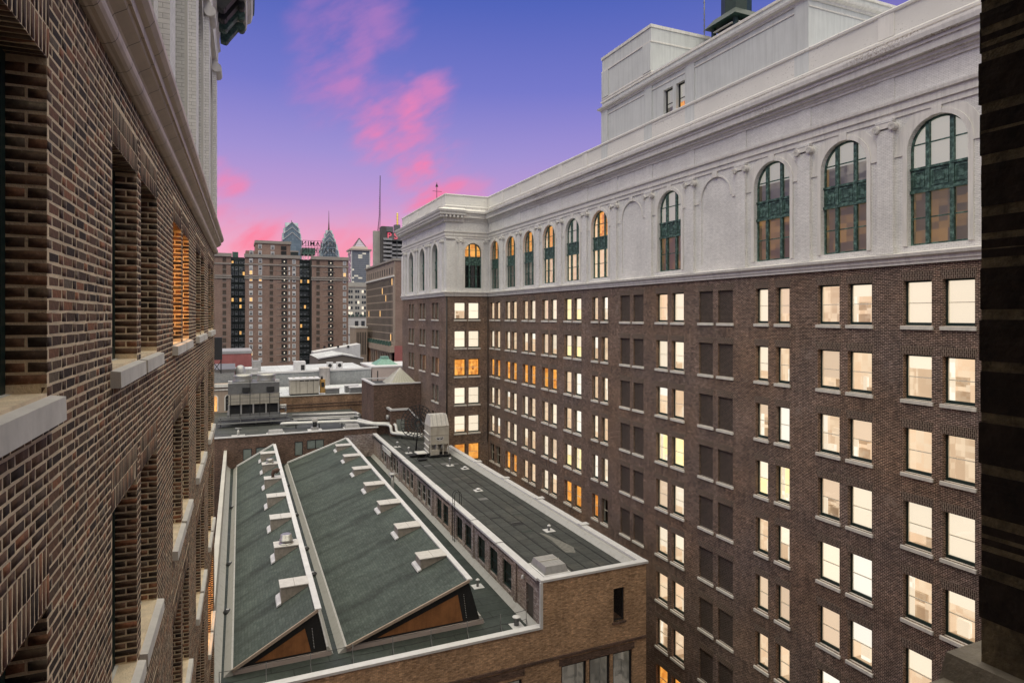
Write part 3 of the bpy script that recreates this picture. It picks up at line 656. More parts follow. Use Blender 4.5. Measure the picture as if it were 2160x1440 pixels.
for c in (77.2, 83.0, 84.1, 89.1, 90.2, 95.6): pilaster(FX(XP), c, .62, .22)
pilaster(FX(XP), 97.3, 1.1, .2, voll=False)
MB().tube([(XP + .12, YC - .12, -16), (XP + .12, YC - .12, 2.4)], .08, 8).build('downpipe', M_dark, office)
MB().tube([(XR - .12, YC - .12, -16), (XR - .12, YC - .12, 2.4)], .06, 8).build('downpipe', M_blind, office)
# heavy cornice of the pavilion with its dentils
p2 = [(26.6, YC), (XP, YC), (XP, YE)]
MB().sweep(p2, [(0, 11.75), (.30, 11.75), (.34, 12.05), (.36, 12.45), (1.05, 12.52), (1.08, 12.75), (1.20, 12.85), (1.28, 13.05), (1.28, 13.12), (.2, 13.5), (0, 13.5)]).build('pavilion_cornice', M_stone, office)
for i in range(46):
    y = YC - .8 + i * .5; MB().box(XP - .95, XP - .36, y, y + .24, 12.2, 12.515).build('modillion', M_stone, office)
for i in range(5): MB().box(XP - .3 + i * .5, XP - .06 + i * .5, YC - .95, YC - .36, 12.2, 12.515).build('modillion', M_stone, office)
for y in (78.5, 84, 89.5, 95): MB().box(XP - .10, XP - .0, y - .9, y + .9, 13.9, 14.9).build('parapet_panel', M_peel, office)
# arched copper windows
def arch_window(loc, rot, r, H1, z_sp0, z_sp1, top_mat, low_mat, shade=None, d=.22):
    # heights relative to the sill; H1 = spring line
    t = .07; sx = r * .40; mw = .09; fm = MB(); A = arch_pts(0, r, H1, 16)
    for (a, za), (b, zb) in zip(A, A[1:]):
        k = (r - .09) / r; q = lambda u, z: (u * k, H1 + (z - H1) * k)
        a2, b2 = q(a, za), q(b, zb)
        fm.hexa([(a, d, za), (b, d, zb), (b2[0], d, b2[1]), (a2[0], d, a2[1])], [(a, d + .1, za), (b, d + .1, zb), (b2[0], d + .1, b2[1]), (a2[0], d + .1, a2[1])])
    fm.box(-r, -r + .09, d, d + .1, .1, H1); fm.box(r - .09, r, d, d + .1, .1, H1); fm.box(-r, r, d, d + .1, 0, .1)
    for s_ in (-1, 1):
        zt = H1 + math.sqrt(r * r - sx * sx) - .05
        fm.box(s_ * sx - mw, s_ * sx + mw, d - .06, d + .09, .1, z_sp0); fm.box(s_ * sx - mw, s_ * sx + mw, d - .06, d + .09, z_sp1, zt)
    zu = (z_sp1 + H1 + r) / 2; zl = z_sp0 / 2 + .05
    for x0, x1 in ((-r + .09, -sx - mw), (-sx + mw, sx - mw), (sx + mw, r - .09)):
        for z in (zu, zl): fm.box(x0, x1, d + .02, d + .08, z - .03, z + .03)
    key = ('arch', r, H1, z_sp0, z_sp1)
    if key not in CACHE:
        sp = MB(); sp.box(-r, r, d - .02, d + .06, z_sp0, z_sp1); sp.box(-r, r, d - .10, d - .021, z_sp0 - .02, z_sp0 + .12); sp.box(-r, r, d - .09, d - .021, z_sp1 - .08, z_sp1 + .03)
        for x0, x1 in ((-r + .14, -sx - .16), (-sx + .16, sx - .16), (sx + .16, r - .14)):
            za, zb = z_sp0 + .25, z_sp1 - .18; b = .05
            sp.box(x0, x1, d - .05, d - .021, za, za + b); sp.box(x0, x1, d - .05, d - .021, zb - b, zb); sp.box(x0, x0 + b, d - .05, d - .021, za + b, zb - b); sp.box(x1 - b, x1, d - .05, d - .021, za + b, zb - b)
            sp.box(x0 + .18, x1 - .18, d - .04, d - .021, za + .2, zb - .2)
        for s_ in (-1, 1): sp.box(s_ * sx - .11, s_ * sx + .11, d - .08, d - .021, z_sp0 + .121, z_sp1 - .081)
        pn = MB(); pn.face([(x, d + .05, z) for x, z in [(-r + .05, .05)] + [(u * .96, H1 + (z - H1) * .96) for u, z in A] + [(r - .05, .05)]][::-1])
        CACHE[key] = (fm.mesh('arched_frame', M_copper), sp.mesh('spandrel', M_copper), pn.mesh('arched_pane', M_glass))
    f, s_, p = CACHE[key]
    o = link('arched_window', f, office, loc, rot); OFF[o] = Vector(); link('spandrel', s_, o); link('pane', p, o)
    m = MB(); zmid = (z_sp0 + z_sp1) / 2
    m.face([(-r - .1, d + .5, zmid), (r + .1, d + .5, zmid), (r + .1, d + .5, H1 + r + .1), (-r - .1, d + .5, H1 + r + .1)], 0)
    m.face([(-r - .1, d + .5, -.1), (r + .1, d + .5, -.1), (r + .1, d + .5, zmid), (-r - .1, d + .5, zmid)], 1)
    for s1 in (-1, 1): m.face([(s1 * (r + .1), d + .1, -.1), (s1 * (r + .1), d + .5, -.1), (s1 * (r + .1), d + .5, H1 + r + .1), (s1 * (r + .1), d + .1, H1 + r + .1)], 1)
    rm = link('room_light', m.mesh('arched_room', [top_mat, low_mat]), o)
    if shade is not None:
        A2 = [(u, max(z, H1 + r * (1 - shade) - 0)) for u, z in A]; zb = shade
        q = [(u * .97, H1 + (z - H1) * .97) for u, z in A if z > zb]; m = MB(); m.face([(q[0][0], d + .14, zb)] + [(u, d + .14, z) for u, z in q] + [(q[-1][0], d + .14, zb)]); link('roller_shade', m.mesh('arched_shade', L_skydim), o)
TOP = {0: (L_skydim, L_amber, 3.75), 1: (L_dim, L_amber, 4.75), 2: (L_dim, L_amber, 4.75), 4: (L_dim, L_amber, 3.75), 6: (L_orange, L_tan, None), 7: (L_skydim, L_tan, 3.75), 8: (L_orange, L_tan, None), 9: (L_orange, L_dim, None), 10: (L_orange, L_dim, None), 11: (L_orange, L_dim, None)}
for k, c in enumerate(CK):
    if k in BLIND: continue
    a, b, sh_ = TOP[k]; arch_window((XR, c, AS), ROT['-X'], AR, ASP - AS, 2.53, 3.70, a, b, sh_)
arch_window((PC, YC, 3.5), 0, PR, 4.55, 2.9, 3.95, L_orange, M_darkroom)
for c in (80.5, 86.6, 92.6): arch_window((XP, c, 3.5), ROT['-X'], 1.25, 4.6, 2.5, 3.6, M_darkroom, M_darkroom, d=.42)
# penthouse
Y0, Y1 = 26.4, 48.6
def pent():
    ph = []
    for u in (37.75, 39.25): ph.append((u - .55, u + .55, 14.95, 17.1))
    m = MB(); wall_holes(m, FX(XR + .02), Y0, Y1, 13.75, 18.95, ph, .25); wall_holes(m, FY(Y0), XR + .02, 44, 13.75, 18.95, [], 0)
    m.face([(XR + .02, Y1, 13.75), (44, Y1, 13.75), (44, Y1, 18.95), (XR + .02, Y1, 18.95)]); m.face([(XR + .02, Y0, 18.7), (44, Y0, 18.7), (44, Y1, 18.7), (XR + .02, Y1, 18.7)])
    p = m.build('penthouse', M_stucco, office)
    for u in (37.75, 39.25): put_window(office, (XR + .02, u, 14.95), ROT['-X'], 1.1, 2.15, L_orange if u < 38 else L_dim, .6, L_skydim, fm=M_dark, sill=None)
    def mold(z0, prof, nm):
        m = MB(); pr_ = [(a, z0 + b) for a, b in prof]
        m.sweep([(44.0, Y0), (XR + .02, Y0), (XR + .02, Y1), (44.0, Y1)], [(a * 1.0, z) for a, z in pr_]); return m.build(nm, M_stone, p)
    mold(17.95, [(0, 0), (.08, 0), (.12, .14), (.30, .22), (.34, .36), (.05, .44), (0, .44)], 'penthouse_cornice')
    mold(17.55, [(0, 0), (.05, 0), (.05, .08), (0, .10)], 'moulding'); mold(18.80, [(0, 0), (.08, 0), (.08, .15), (-.3, .18), (-.3, 0)], 'coping')
    for a in (Y0, 36.2, 41.2, Y1 - 1.0): MB().box(XR - .06, XR + .02, a, a + 1.0, 13.80, 17.94).build('pier', M_stucco, p)
    for a, b in ((27.5, 36.1), (42.3, 47.5), (37.3, 41.1)):
        if (a, b) != (37.3, 41.1): MB().box(XR - .03, XR + .02, a + .2, b - .2, 15.0, 15.12).build('rail', M_stone, p); MB().box(XR - .03, XR + .02, a + .2, b - .2, 14.72, 14.82).build('rail', M_stone, p)
        else: MB().box(XR - .06, XR + .02, a + .1, b - .1, 14.80, 14.94).build('rail', M_stone, p)
    # upper block
    U0, U1 = 41.4, Y1; m = MB(); m.box(XR + .03, 40, U0, U1, 18.7, 22.78); u = m.build('upper_block', M_stucco, office)
    MB().sweep([(40, U0), (XR + .03, U0), (XR + .03, U1), (40, U1)], [(0, 21.45), (.06, 21.45), (.06, 21.56), (0, 21.6)]).build('moulding', M_stone, u)
    MB().sweep([(40, U0), (XR + .03, U0), (XR + .03, U1), (40, U1)], [(0, 22.60), (.07, 22.60), (.07, 22.83), (-.4, 22.84), (-.4, 22.60)]).build('coping', M_stone, u)
    MB().sweep([(40, U0), (XR + .03, U0), (XR + .03, U1), (40, U1)], [(0, 19.05), (.05, 19.05), (.05, 19.16), (0, 19.2)]).build('moulding', M_stone, u)
    for a in (U0, U1 - 1.05): MB().box(XR - .04, XR + .03, a, a + 1.05, 19.21, 21.44).build('pier', M_stucco, u)
pent()
# cupola with louvres on the penthouse roof
cu = MB(); cx_, cy_ = 36.6, 39.2
for a in (-1, 1):
    for b in (-1, 1): cu.box(cx_ + a * 1.2 - .14, cx_ + a * 1.2 + .14, cy_ + b * 1.2 - .14, cy_ + b * 1.2 + .14, 18.7, 23.0)
cu.box(cx_ - 1.15, cx_ + 1.15, cy_ - 1.15, cy_ + 1.15, 18.7, 19.6)
cup = cu.build('cupola', M_green, office)
for i in range(9):
    z = 19.8 + i * .35
    for a, b in (((-1.06, -1.3), (1.06, -1.3)), ((-1.3, -1.06), (-1.3, 1.06))):
        MB().beam((cx_ + a[0], cy_ + a[1], z), (cx_ + b[0], cy_ + b[1], z), .22, .05).build('louvre', M_ventlid, cup)
MB().box(cx_ - 1.0, cx_ + 1.0, cy_ - 1.0, cy_ + 1.0, 19.6, 22.9).build('louvre_core', M_dark, cup)
m = MB(); m.hexa([(cx_ - 1.75, cy_ - 1.75, 23.0), (cx_ + 1.75, cy_ - 1.75, 23.0), (cx_ + 1.75, cy_ + 1.75, 23.0), (cx_ - 1.75, cy_ + 1.75, 23.0)], [(cx_ - 1.2, cy_ - 1.2, 23.7), (cx_ + 1.2, cy_ - 1.2, 23.7), (cx_ + 1.2, cy_ + 1.2, 23.7), (cx_ - 1.2, cy_ + 1.2, 23.7)])
m.lathe((cx_, cy_, 23.7), [(1.15, 0), (1.15, 1.5), (1.0, 2.2), (.5, 2.8), (.08, 3.1), (.05, 3.9)], 8); m.build('cupola_roof', M_green, cup)
def antenna(x, y, z0, h, label, lattice=True):
    t = thing('antenna_mast', label, 'antenna', (x, y, z0)); m = MB()
    m.tube([(x, y, z0), (x, y, z0 + h)], .05, 6); m.build('mast', M_greymetal, t); m = MB()
    for i in range(int(h / .5)): m.box(x - .12, x + .12, y - .02, y + .02, z0 + .4 + i * .5, z0 + .44 + i * .5)
    m.build('rung', M_greymetal, t)
antenna(37.5, 44.0, 22.7, 6.2, 'tall thin antenna mast behind the white rooftop block'); antenna(38.5, 43.2, 22.7, 2.6, 'short antenna mast beside the tall one on the rooftop block')
antenna(31.5, 49.8, 13.7, 2.6, 'short stub antenna on the parapet left of the white rooftop block')
def weathervane():
    t = thing('weathervane', 'thin weathervane above the white corner pavilion parapet', 'weathervane', (25.6, 84, 13.7)); m = MB()
    m.tube([(25.6, 84, 13.7), (25.6, 84, 18.2)], .04, 6); m.build('pole', M_dark, t); MB().beam((25.0, 84, 17.0), (26.3, 84, 17.0), .05).build('crossbar', M_dark, t)
    MB().hexa([(25.4, 83.97, 17.6), (25.8, 83.97, 17.6), (25.8, 84.03, 17.6), (25.4, 84.03, 17.6)], [(25.55, 83.97, 18.0), (25.65, 83.97, 18.0), (25.65, 84.03, 18.0), (25.55, 84.03, 18.0)]).build('vane', M_dark, t)
weathervane()
MB().box(26.2, 29.5, 88, 92, 13.7, 16.1).build('lift_house', M_stucco, office)

# ================================================================== left: near brick wing (own frame: x out of the wall, y along it)
wing = thing('brick_wing', 'near dark brick wing with pale mortar and deep windows along the left', 'building', (0, 0, -45))
wing.location = (-1.20, 0, -45); wing.rotation_euler[2] = -math.atan(.02)
LE = 27.7; CH = .08; JT = .0205; LW = 1.48; LD = .22
FAR = [5.0 + 5.43 * k for k in range(5)]
lop = []
for k, f_ in enumerate(FAR):
    for j in (0, 1):
        y1 = f_ - j * 1.79; y0 = y1 - LW
        for r in range(5): lop.append((k, r, j, y0, y1, -.5 - FL * r, -.5 - FL * r + WH))
FW = lambda u, z, d: (-.0008 - d, u, z)
mb = MB(); wall_holes(mb, FW, 1.0, LE, -22, 2.5, [(a, b, c, d) for _, _, _, a, b, c, d in lop], LD + .05)
mb.face([(-.012, LE, -45), (-12, LE, -45), (-12, LE, 13.7), (-.012, LE, 13.7)]); mb.build('mortar_bed', M_mortar, wing)
# every brick laid: stretchers and headers by turns, soldiers over the openings
B = []      # x0,x1,y0,y1,z0,z1
def lay(y0, y1, z0, z1):
    if y1 - y0 > .035: B.append((-.03, .0, y0, y1, z0, z1))
zmin = -17.0
ncourse = int((2.44 - zmin) / CH)
for ci in range(ncourse):
    z0 = zmin + ci * CH; z1 = z0 + CH - JT; zc = (z0 + z1) / 2
    blk = []
    for k, r, j, a, b, c, d in lop:
        if c - .19 - .0 < zc < c: blk.append((a - .09, b + .09))
        elif c <= zc < d: blk.append((a, b))
        elif d <= zc < d + .40: blk.append((a - .05, b + .05))
    y = 2.2 + (ci % 2) * .165; i = ci % 2
    # how far out in the picture this course can be seen
    while y < LE - .02:
        L = .22 if i % 2 == 0 else .105
        a, b = y, min(y + L, LE); i += 1; y += L + JT
        if (a + .3) * .9 * .58 < -zc - .6 : continue      # below the lower edge of every view from the window
        seg = [(a, b)]
        for p, q in blk:
            ns = []
            for s0, s1 in seg:
                if q <= s0 or p >= s1: ns.append((s0, s1))
                else:
                    if s0 < p: ns.append((s0, p - .005))
                    if s1 > q: ns.append((q + .005, s1))
            seg = ns
        for s0, s1 in seg: lay(s0, s1, z0, z1)
for k, r, j, a, b, c, d in lop:
    y = a - .05
    while y < b + .0:
        lay(y, y + CH - JT, d + .006, d + .20); lay(y + .004, y + CH - JT, d + .213, d + .395); y += CH
B = np.array(B)
# jamb bricks of the far reveal (seen face-on)
JB = []
for k, r, j, a, b, c, d in lop:
    i0 = math.ceil((c - zmin) / CH)
    for i in range(i0, int((d - zmin) / CH)):
        z0 = zmin + i * CH; z1 = z0 + CH - JT; g0, g1 = b - .0025, b + .004
        if i % 2: JB.append((-LD, 0, g0, g1, z0, z1))
        else: JB.append((-LD, -LD * .5 - .009, g0, g1, z0, z1)); JB.append((-LD * .5 + .009, 0, g0, g1, z0, z1))
for k, r, j, a, b, c, d in lop:      # underside of the soldier lintel
    y = a
    while y < b - .03: JB.append((-LD, 0, y, min(y + CH - JT, b), d - .003, d + .004)); y += CH
JB = np.array(JB)
def brick_verts(bb, jit, prd, ax=(.12, 1.3, 1.0)):
    n = len(bb); v = np.zeros((n, 8, 3))
    idx = [(0, 2, 4), (1, 2, 4), (1, 3, 4), (0, 3, 4), (0, 2, 5), (1, 2, 5), (1, 3, 5), (0, 3, 5)]
    for i, t in enumerate(idx):
        for a in range(3): v[:, i, a] = bb[:, t[a]]
    v += rng.normal(0, 1, v.shape) * jit * np.array(ax)
    return v
FACES = np.array([(3, 2, 1, 0), (4, 5, 6, 7), (0, 1, 5, 4), (1, 2, 6, 5), (2, 3, 7, 6), (3, 0, 4, 7)])
def brick_mass(name, bb, jit, parent, mat, proud=.006, ax=(.12, 1.3, 1.0)):
    v = brick_verts(bb, jit, 0, ax)
    pr = rng.uniform(-proud * .3, proud, len(bb)); v[:, [1, 2, 5, 6], 0] += pr[:, None]
    V = v.reshape(-1, 3); off = OFF[parent]; V = V - np.array(off)
    F = (FACES[None] + 8 * np.arange(len(bb))[:, None, None]).reshape(-1)
    me = bpy.data.meshes.new(name); nf = len(bb) * 6
    me.vertices.add(len(V)); me.vertices.foreach_set('co', V.astype(np.float32).ravel()); me.loops.add(nf * 4); me.polygons.add(nf)
    me.loops.foreach_set('vertex_index', F.astype(np.int32)); me.polygons.foreach_set('loop_start', np.arange(0, nf * 4, 4, dtype=np.int32))
    me.materials.append(mat); me.update(calc_edges=True); me.validate()
    return link(name, me, parent)
ctr = np.stack([(B[:, 2] + B[:, 3]) / 2, (B[:, 4] + B[:, 5]) / 2], 1)
vis = (ctr[:, 0] > 4.9) & (np.abs(ctr[:, 1]) < .75 * ctr[:, 0])
size = np.where(vis, (B[:, 3] - B[:, 2]) / (ctr[:, 0] ** 2 + .6 * ctr[:, 1] ** 2), 0)
near = np.argsort(-size)[:300]; rest = np.setdiff1d(np.arange(len(B)), near)
NB = {}
for n_ in near:                                                     # the 300 bricks that show largest, one object each
    x0, x1, y0, y1, z0, z1 = B[n_]; L, H = y1 - y0, z1 - z0
    key = (round(L, 2), round(H, 2), random.randrange(3))
    if key not in NB:
        jit = .0034
        m = MB(); e_ = .0012; jj = lambda: random.gauss(0, jit)
        bk = [(-.04, -L / 2, -H / 2), (-.04, L / 2, -H / 2), (-.04, L / 2, H / 2), (-.04, -L / 2, H / 2)]
        md = [(-e_, -L / 2 + jj(), -H / 2 + jj()), (-e_, L / 2 + jj(), -H / 2 + jj()), (-e_, L / 2 + jj(), H / 2 + jj()), (-e_, -L / 2 + jj(), H / 2 + jj())]
        ft = [(jj() * .1, a * (1 - 2 * e_ / L), c * (1 - 2 * e_ / H)) for _, a, c in md]
        m.face(ft)
        for i in range(4): j_ = (i + 1) % 4; m.face([md[i], md[j_], ft[j_], ft[i]]); m.face([bk[i], bk[j_], md[j_], md[i]])
        NB[key] = m.mesh('brick', M_laid)
    link('brick', NB[key], wing, (random.uniform(.0, .0016), (y0 + y1) / 2, (z0 + z1) / 2))
tag(brick_mass('brick_courses', B[rest], .0024, wing, M_laid, .0014), kind='stuff')
tag(brick_mass('reveal_bricks', JB, .0022, wing, M_laid, 0, (.5, .1, 1.0)), kind='stuff')
for k, r, j, a, b, c, d in lop:
    if c < -15.5: continue
    lit = (k, r) in ((2, 0), (4, 3))
    yc_ = (a + b) / 2
    o = put_window(wing, (0, yc_, c), ROT['+X'], LW, WH, L_strong if lit else M_darkroom, d=LD, fm=M_green, sill=None)
    sl = MB(); w2 = LW / 2 + .085; sl.hexa([(-w2, -.09, -.19), (w2, -.09, -.19), (w2, .30, -.19), (-w2, .30, -.19)], [(-w2, -.085, -.035), (w2, -.085, -.035), (w2, .30, .015), (-w2, .30, .015)])
    key = 'lsill'
    if key not in CACHE: CACHE[key] = sl.mesh('limestone_sill', M_sill)
    link('sill', CACHE[key], o)
# stone string course over the brick, arched storey, cornice at the end
lp = [(-9, LE), (0, LE), (0, 1.0)]
prof = [(-.1, 2.42), (.03, 2.42)] + [(.05 + .085 * math.sin(math.pi * i / 8), 2.53 - .10 * math.cos(math.pi * i / 8)) for i in range(9)] + [(.07, 2.65), (.10, 2.70), (.20, 2.76), (.21, 2.80), (.24, 2.80), (.24, 2.90), (.29, 2.93), (.33, 2.99), (.33, 3.07), (.04, 3.14), (-.1, 3.14)]
MB().sweep(lp, prof).build('string_course', M_terra, wing)
mb = MB(); FL2 = lambda u, z, d: (-.06 - d, u, z); edges = [1.0] + [f_ + 1.08 for f_ in FAR[:-1]] + [LE]
for k, f_ in enumerate(FAR):
    c = f_ - 1.635 if k else 3.5
    arch_bay(mb, FL2, edges[k], edges[k + 1], 3.1, 9.8, c, 1.3, 3.4, 7.9, .35)
mb.face([(-.06, LE, 3.1), (-12, LE, 3.1), (-12, LE, 13), (-.06, LE, 13)]); mb.build('arcade_wall', M_white, wing)
for k, f_ in enumerate(FAR):
    c = f_ - 1.635 if k else 3.5
    m = MB(); arch_ring(m, FL2, c, 1.302, 1.55, 7.9, -.06, sill=3.4); m.build('arch_surround', M_stone, wing)
    m = MB(); m.box(-.46, -.40, c - 1.3, c + 1.3, 3.4, 9.2); w_ = m.build('arched_window', M_green, wing)
    for z0, z1 in ((3.55, 5.8), (7.0, 8.8)): MB().box(-.40, -.39, c - .5, c + .5, z0, z1).build('pane', M_paned, w_)
for y in [f_ + 1.08 for f_ in FAR[:-1]] + [LE - .45]:
    m = MB(); m.box(-.06, .10, y - .40, y + .40, 3.12, 9.3); m.box(-.06, .14, y - .46, y + .46, 3.12, 3.5); p_ = m.build('pilaster', M_white, wing)
    m = MB(); m.box(-.06, .16, y - .46, y + .46, 9.55, 9.75); m.tube([(.12, y - .5, 9.45), (.12, y + .5, 9.45)], .17, 10); m.build('capital', M_stone, p_)
MB().sweep(lp, [(-.3, 9.75), (.12, 9.75), (.14, 10.4), (.22, 10.5), (.10, 10.6), (.10, 11.7), (.30, 11.85), (.36, 12.1), (.5, 12.3), (.62, 12.7), (.66, 13.0), (.2, 13.3), (.2, 14.8), (-.3, 14.8)]).build('entablature', M_stone, wing)
ep = [(-9, LE), (0, LE), (0, LE - 2.6)]
MB().sweep(ep, [(-.1, 10.9), (.18, 10.9), (.22, 11.3), (.25, 11.75), (1.15, 11.85), (1.2, 12.15), (1.34, 12.3), (1.42, 12.65), (-.1, 12.7)]).build('end_cornice', M_stone, wing)
MB().sweep(ep, [(-.1, 12.72), (1.46, 12.68), (1.48, 12.9), (1.2, 13.05), (-.1, 13.35)]).build('copper_cap', M_copper, wing)
for y in (LE - 2.45, LE - 1.55, LE - .65, LE + .5):
    m = MB(); m.hexa([(.2, y - .2, 11.0), (.42, y - .2, 10.95), (.42, y + .2, 10.95), (.2, y + .2, 11.0)], [(.2, y - .2, 11.84), (1.05, y - .2, 11.84), (1.05, y + .2, 11.84), (.2, y + .2, 11.84)])
    m.tube([(.98, y - .22, 11.66), (.98, y + .22, 11.66)], .14, 10); m.tube([(.36, y - .22, 11.12), (.36, y + .22, 11.12)], .16, 10); m.build('scroll_bracket', M_dark if y < LE - 1 else M_copper, wing)
for i in range(3): MB().tube([(-.0, 1, 11.74 + .0), (-.0, 2, 11.74)], .03, 6) if False else None

# ================================================================== right edge: dark jamb of our own window
jamb = thing('window_jamb', 'near wall with the dark rough brick window jamb at the right edge', 'wall', (1.07, .5, -1.2))
JX, JY = 1.072, .620
MB().box(JX + .0008, JX + .8, -.2, JY - .0008, -1.2, 1.3).build('mortar_bed', M_roughmortar, jamb)
for i in range(30):
    z0 = -1.19 + i * .080; y = JY + random.uniform(-.002, .003); x = JX + random.uniform(-.001, .001); L = .105 if i % 2 else .21
    if -.60 < z0 < -.50 - .0: continue
    m = MB(); pts_b = []; n = 5
    # weathered brick: the arris is uneven, so it is built from a few uneven slices
    zs = [z0 + .064 * t / n for t in range(n + 1)]
    for t in range(n):
        o0 = random.uniform(-.0007, .0007); o1 = random.uniform(-.0007, .0007)
        m.hexa([(x + o0, y - L, zs[t]), (x + .3, y - L, zs[t]), (x + .3, y + o0, zs[t]), (x + o0, y + o0, zs[t])], [(x + o1, y - L, zs[t + 1]), (x + .3, y - L, zs[t + 1]), (x + .3, y + o1, zs[t + 1]), (x + o1, y + o1, zs[t + 1])])
    m.build('brick', M_roughbrick, jamb)
    MB().box(JX + random.uniform(0, .004), JX + .3, -.15, JY - L - .014, z0, z0 + .064).build('brick', M_roughbrick, jamb)
m = MB(); m.hexa([(-.9, .2, -.80), (1.5, .2, -.80), (1.5, .665, -.80), (-.9, .665, -.80)], [(-.9, .2, -.565), (1.5, .2, -.565), (1.5, .66, -.580), (-.9, .66, -.580)])
m.hexa([(1.045, .2, -.58), (1.5, .2, -.58), (1.5, .668, -.59), (1.045, .668, -.59)], [(1.052, .2, -.535), (1.5, .2, -.535), (1.5, .66, -.540), (1.052, .66, -.540)]); m.build('sill', M_roughsill, jamb)

FB = lambda u, z, d: (u, JY - .0002 - d, z)
mb = MB(); wall_holes(mb, FB, -1.15, JX + .8, -45, 2.47, [(-1.15, JX + .79, -1.2, 1.3)], 0); wall_holes(mb, FB, JX + .8, 30, -45, 2.47, [], 0)
mb.build('court_wall', M_brick, jamb)
MB().box(-1.15, 30, -1.5, JY, 2.48, 15).build('upper_wall', M_white, jamb)
MB().box(-1.6, JX - .02, .25, JY - .01, 1.3, 2.46).build('window_head', M_roughbrick, jamb)
mb = MB(); mb.face([(-3, -3, -1.2), (4, -3, -1.2), (4, -3, 2.4), (-3, -3, 2.4)]); mb.face([(-3, -3, 2.4), (4, -3, 2.4), (4, .2, 2.4), (-3, .2, 2.4)]); mb.face([(-3, -3, -1.2), (4, -3, -1.2), (4, .2, -1.2), (-3, .2, -1.2)]); mb.face([(-3, -3, -1.2), (-3, .2, -1.2), (-3, .2, 2.4), (-3, -3, 2.4)]); mb.face([(4, -3, -1.2), (4, .2, -1.2), (4, .2, 2.4), (4, -3, 2.4)])
mb.build('room_inside', M_darkroom, jamb)

# ================================================================== low studio building with the sawtooth roof
studio = thing('sawtooth_building', 'low tan brick building with two shingled sawtooth roofs and flat upper roof', 'building', (10, 60, -45))
YF, YB = 34.1, 86.4; ZL = -18.9; ZU = -16.2; ZP = -15.75
def T(x, y): return x + .0105 * (y - 36.8)
x0l, xmid, xr = -1.25, 16.9, 24.36
# front wall with openings
fh = [(17.9, 20.7, -26, -21.4), (20.95, 21.0, -26, -25.9)]
fh = [(18.2, 19.95, -26.5, -21.15), (20.15, 21.65, -26.5, -21.15), (21.85, 23.3, -26.5, -21.15), (21.9, 22.72, -19.2, -17.1), (10.0, 12.6, -26.5, -21.3), (12.8, 15.6, -26.5, -21.3)]
mb = MB(); wall_holes(mb, FY(YF), xmid, xr, -45, ZP - .08, [h for h in fh if h[0] > xmid], .2)
wall_holes(mb, FY(YF), x0l, xmid, -45, -18.55, [h for h in fh if h[0] < xmid], .2)
mb.face([(xr, YF, -45), (xr, 74.2, -45), (xr, 74.2, ZP - .08), (xr, YF, ZP - .08)]); mb.build('front_wall', M_tanbrick, studio)
for a, b, c, d in fh:
    small = d > -18
    m = MB(); t = .12 if not small else .09
    m.box(a, a + t, YF + .12, YF + .2, c, d); m.box(b - t, b, YF + .12, YF + .2, c, d); m.box(a + t, b - t, YF + .12, YF + .2, d - t, d); m.box(a + t, b - t, YF + .12, YF + .2, c, c + t)
    w_ = m.build('window', M_dark, studio)
    m = MB(); m.face([(a + t, YF + .17, c + t), (b - t, YF + .17, c + t), (b - t, YF + .17, d - t), (a + t, YF + .17, d - t)]); m.build('pane', M_glass, w_)
    m = MB(); m.face([(a, YF + 1.2, c), (b, YF + 1.2, c), (b, YF + 1.2, d), (a, YF + 1.2, d)]); m.face([(a, YF + .2, d), (b, YF + .2, d), (b, YF + 1.2, d), (a, YF + 1.2, d)]); m.face([(b, YF + .2, c), (b, YF + 1.2, c), (b, YF + 1.2, d), (b, YF + .2, d)]); m.build('room_light', L_dim if not small else M_darkroom, w_)
for a, b in ((18.05, 23.45), (9.85, 15.75)): MB().box(a, b, YF - .03, YF + .05, -21.12, -20.72).build('lintel', M_brownbrick, studio)
MB().box(x0l, xr, YF - .09, YF, -20.6, -20.45).build('string_course', M_brownbrick, studio)
MB().box(21.8, 22.82, YF - .07, YF + .1, -19.32, -19.2).build('sill', M_brownbrick, studio)
for i in range(3): MB().box(18.2 + i * 1.82, 19.9 + i * 1.8, YF + .6, YF + .7, -21.3, -21.25).build('strip_light', L_yellow, studio)
# roofs
m = MB(); m.face([(xmid, YF, ZU), (xr, YF, ZU), (xr, 74.2, ZU), (XP + .0, 76, ZU), (XP, 88, ZU), (T(xmid, 88) - .2, 88, ZU)]); upr = m.build('upper_roof', M_roof, studio)
for i in range(6):
    x = 17.9 + i * .98; m = MB(); y = YF + .6
    while y < 84:
        L = random.uniform(4.5, 7.5); m.box(x - .05 + random.uniform(-.03, .03), x + .05, y, min(y + L, 84), ZU + .003, ZU + .014); y += L + random.uniform(.02, .08)
    m.build('membrane_lap', M_blackfr, upr)
for i in range(22):
    x = 17.9 + (i % 6) * .98; y = random.uniform(36, 82); MB().box(x + .06, x + .92, y, y + random.uniform(.08, .9), ZU + .003, ZU + .010).build('membrane_patch', random.choice((M_blackfr, M_roof2, M_greymetal, M_roof2)), upr)
m = MB(); pp_ = [(20.9, 38.6), (21.5, 38.2), (21.9, 39.2), (21.7, 40.6), (21.3, 42.4), (21.0, 42.9), (21.1, 41.0)]; m.face([(x, y, ZU + .018) for x, y in pp_]); m.build('dried_puddle', plain('dried_puddle_silt', (.17, .165, .15), .9, var=.5, sc=4), upr)
m = MB(); m.face([(x0l, YF, ZL), (T(xmid, YF), YF, ZL), (T(xmid, YB), YB, ZL), (x0l, YB, ZL)]); m.build('lower_roof', M_roof2, studio)
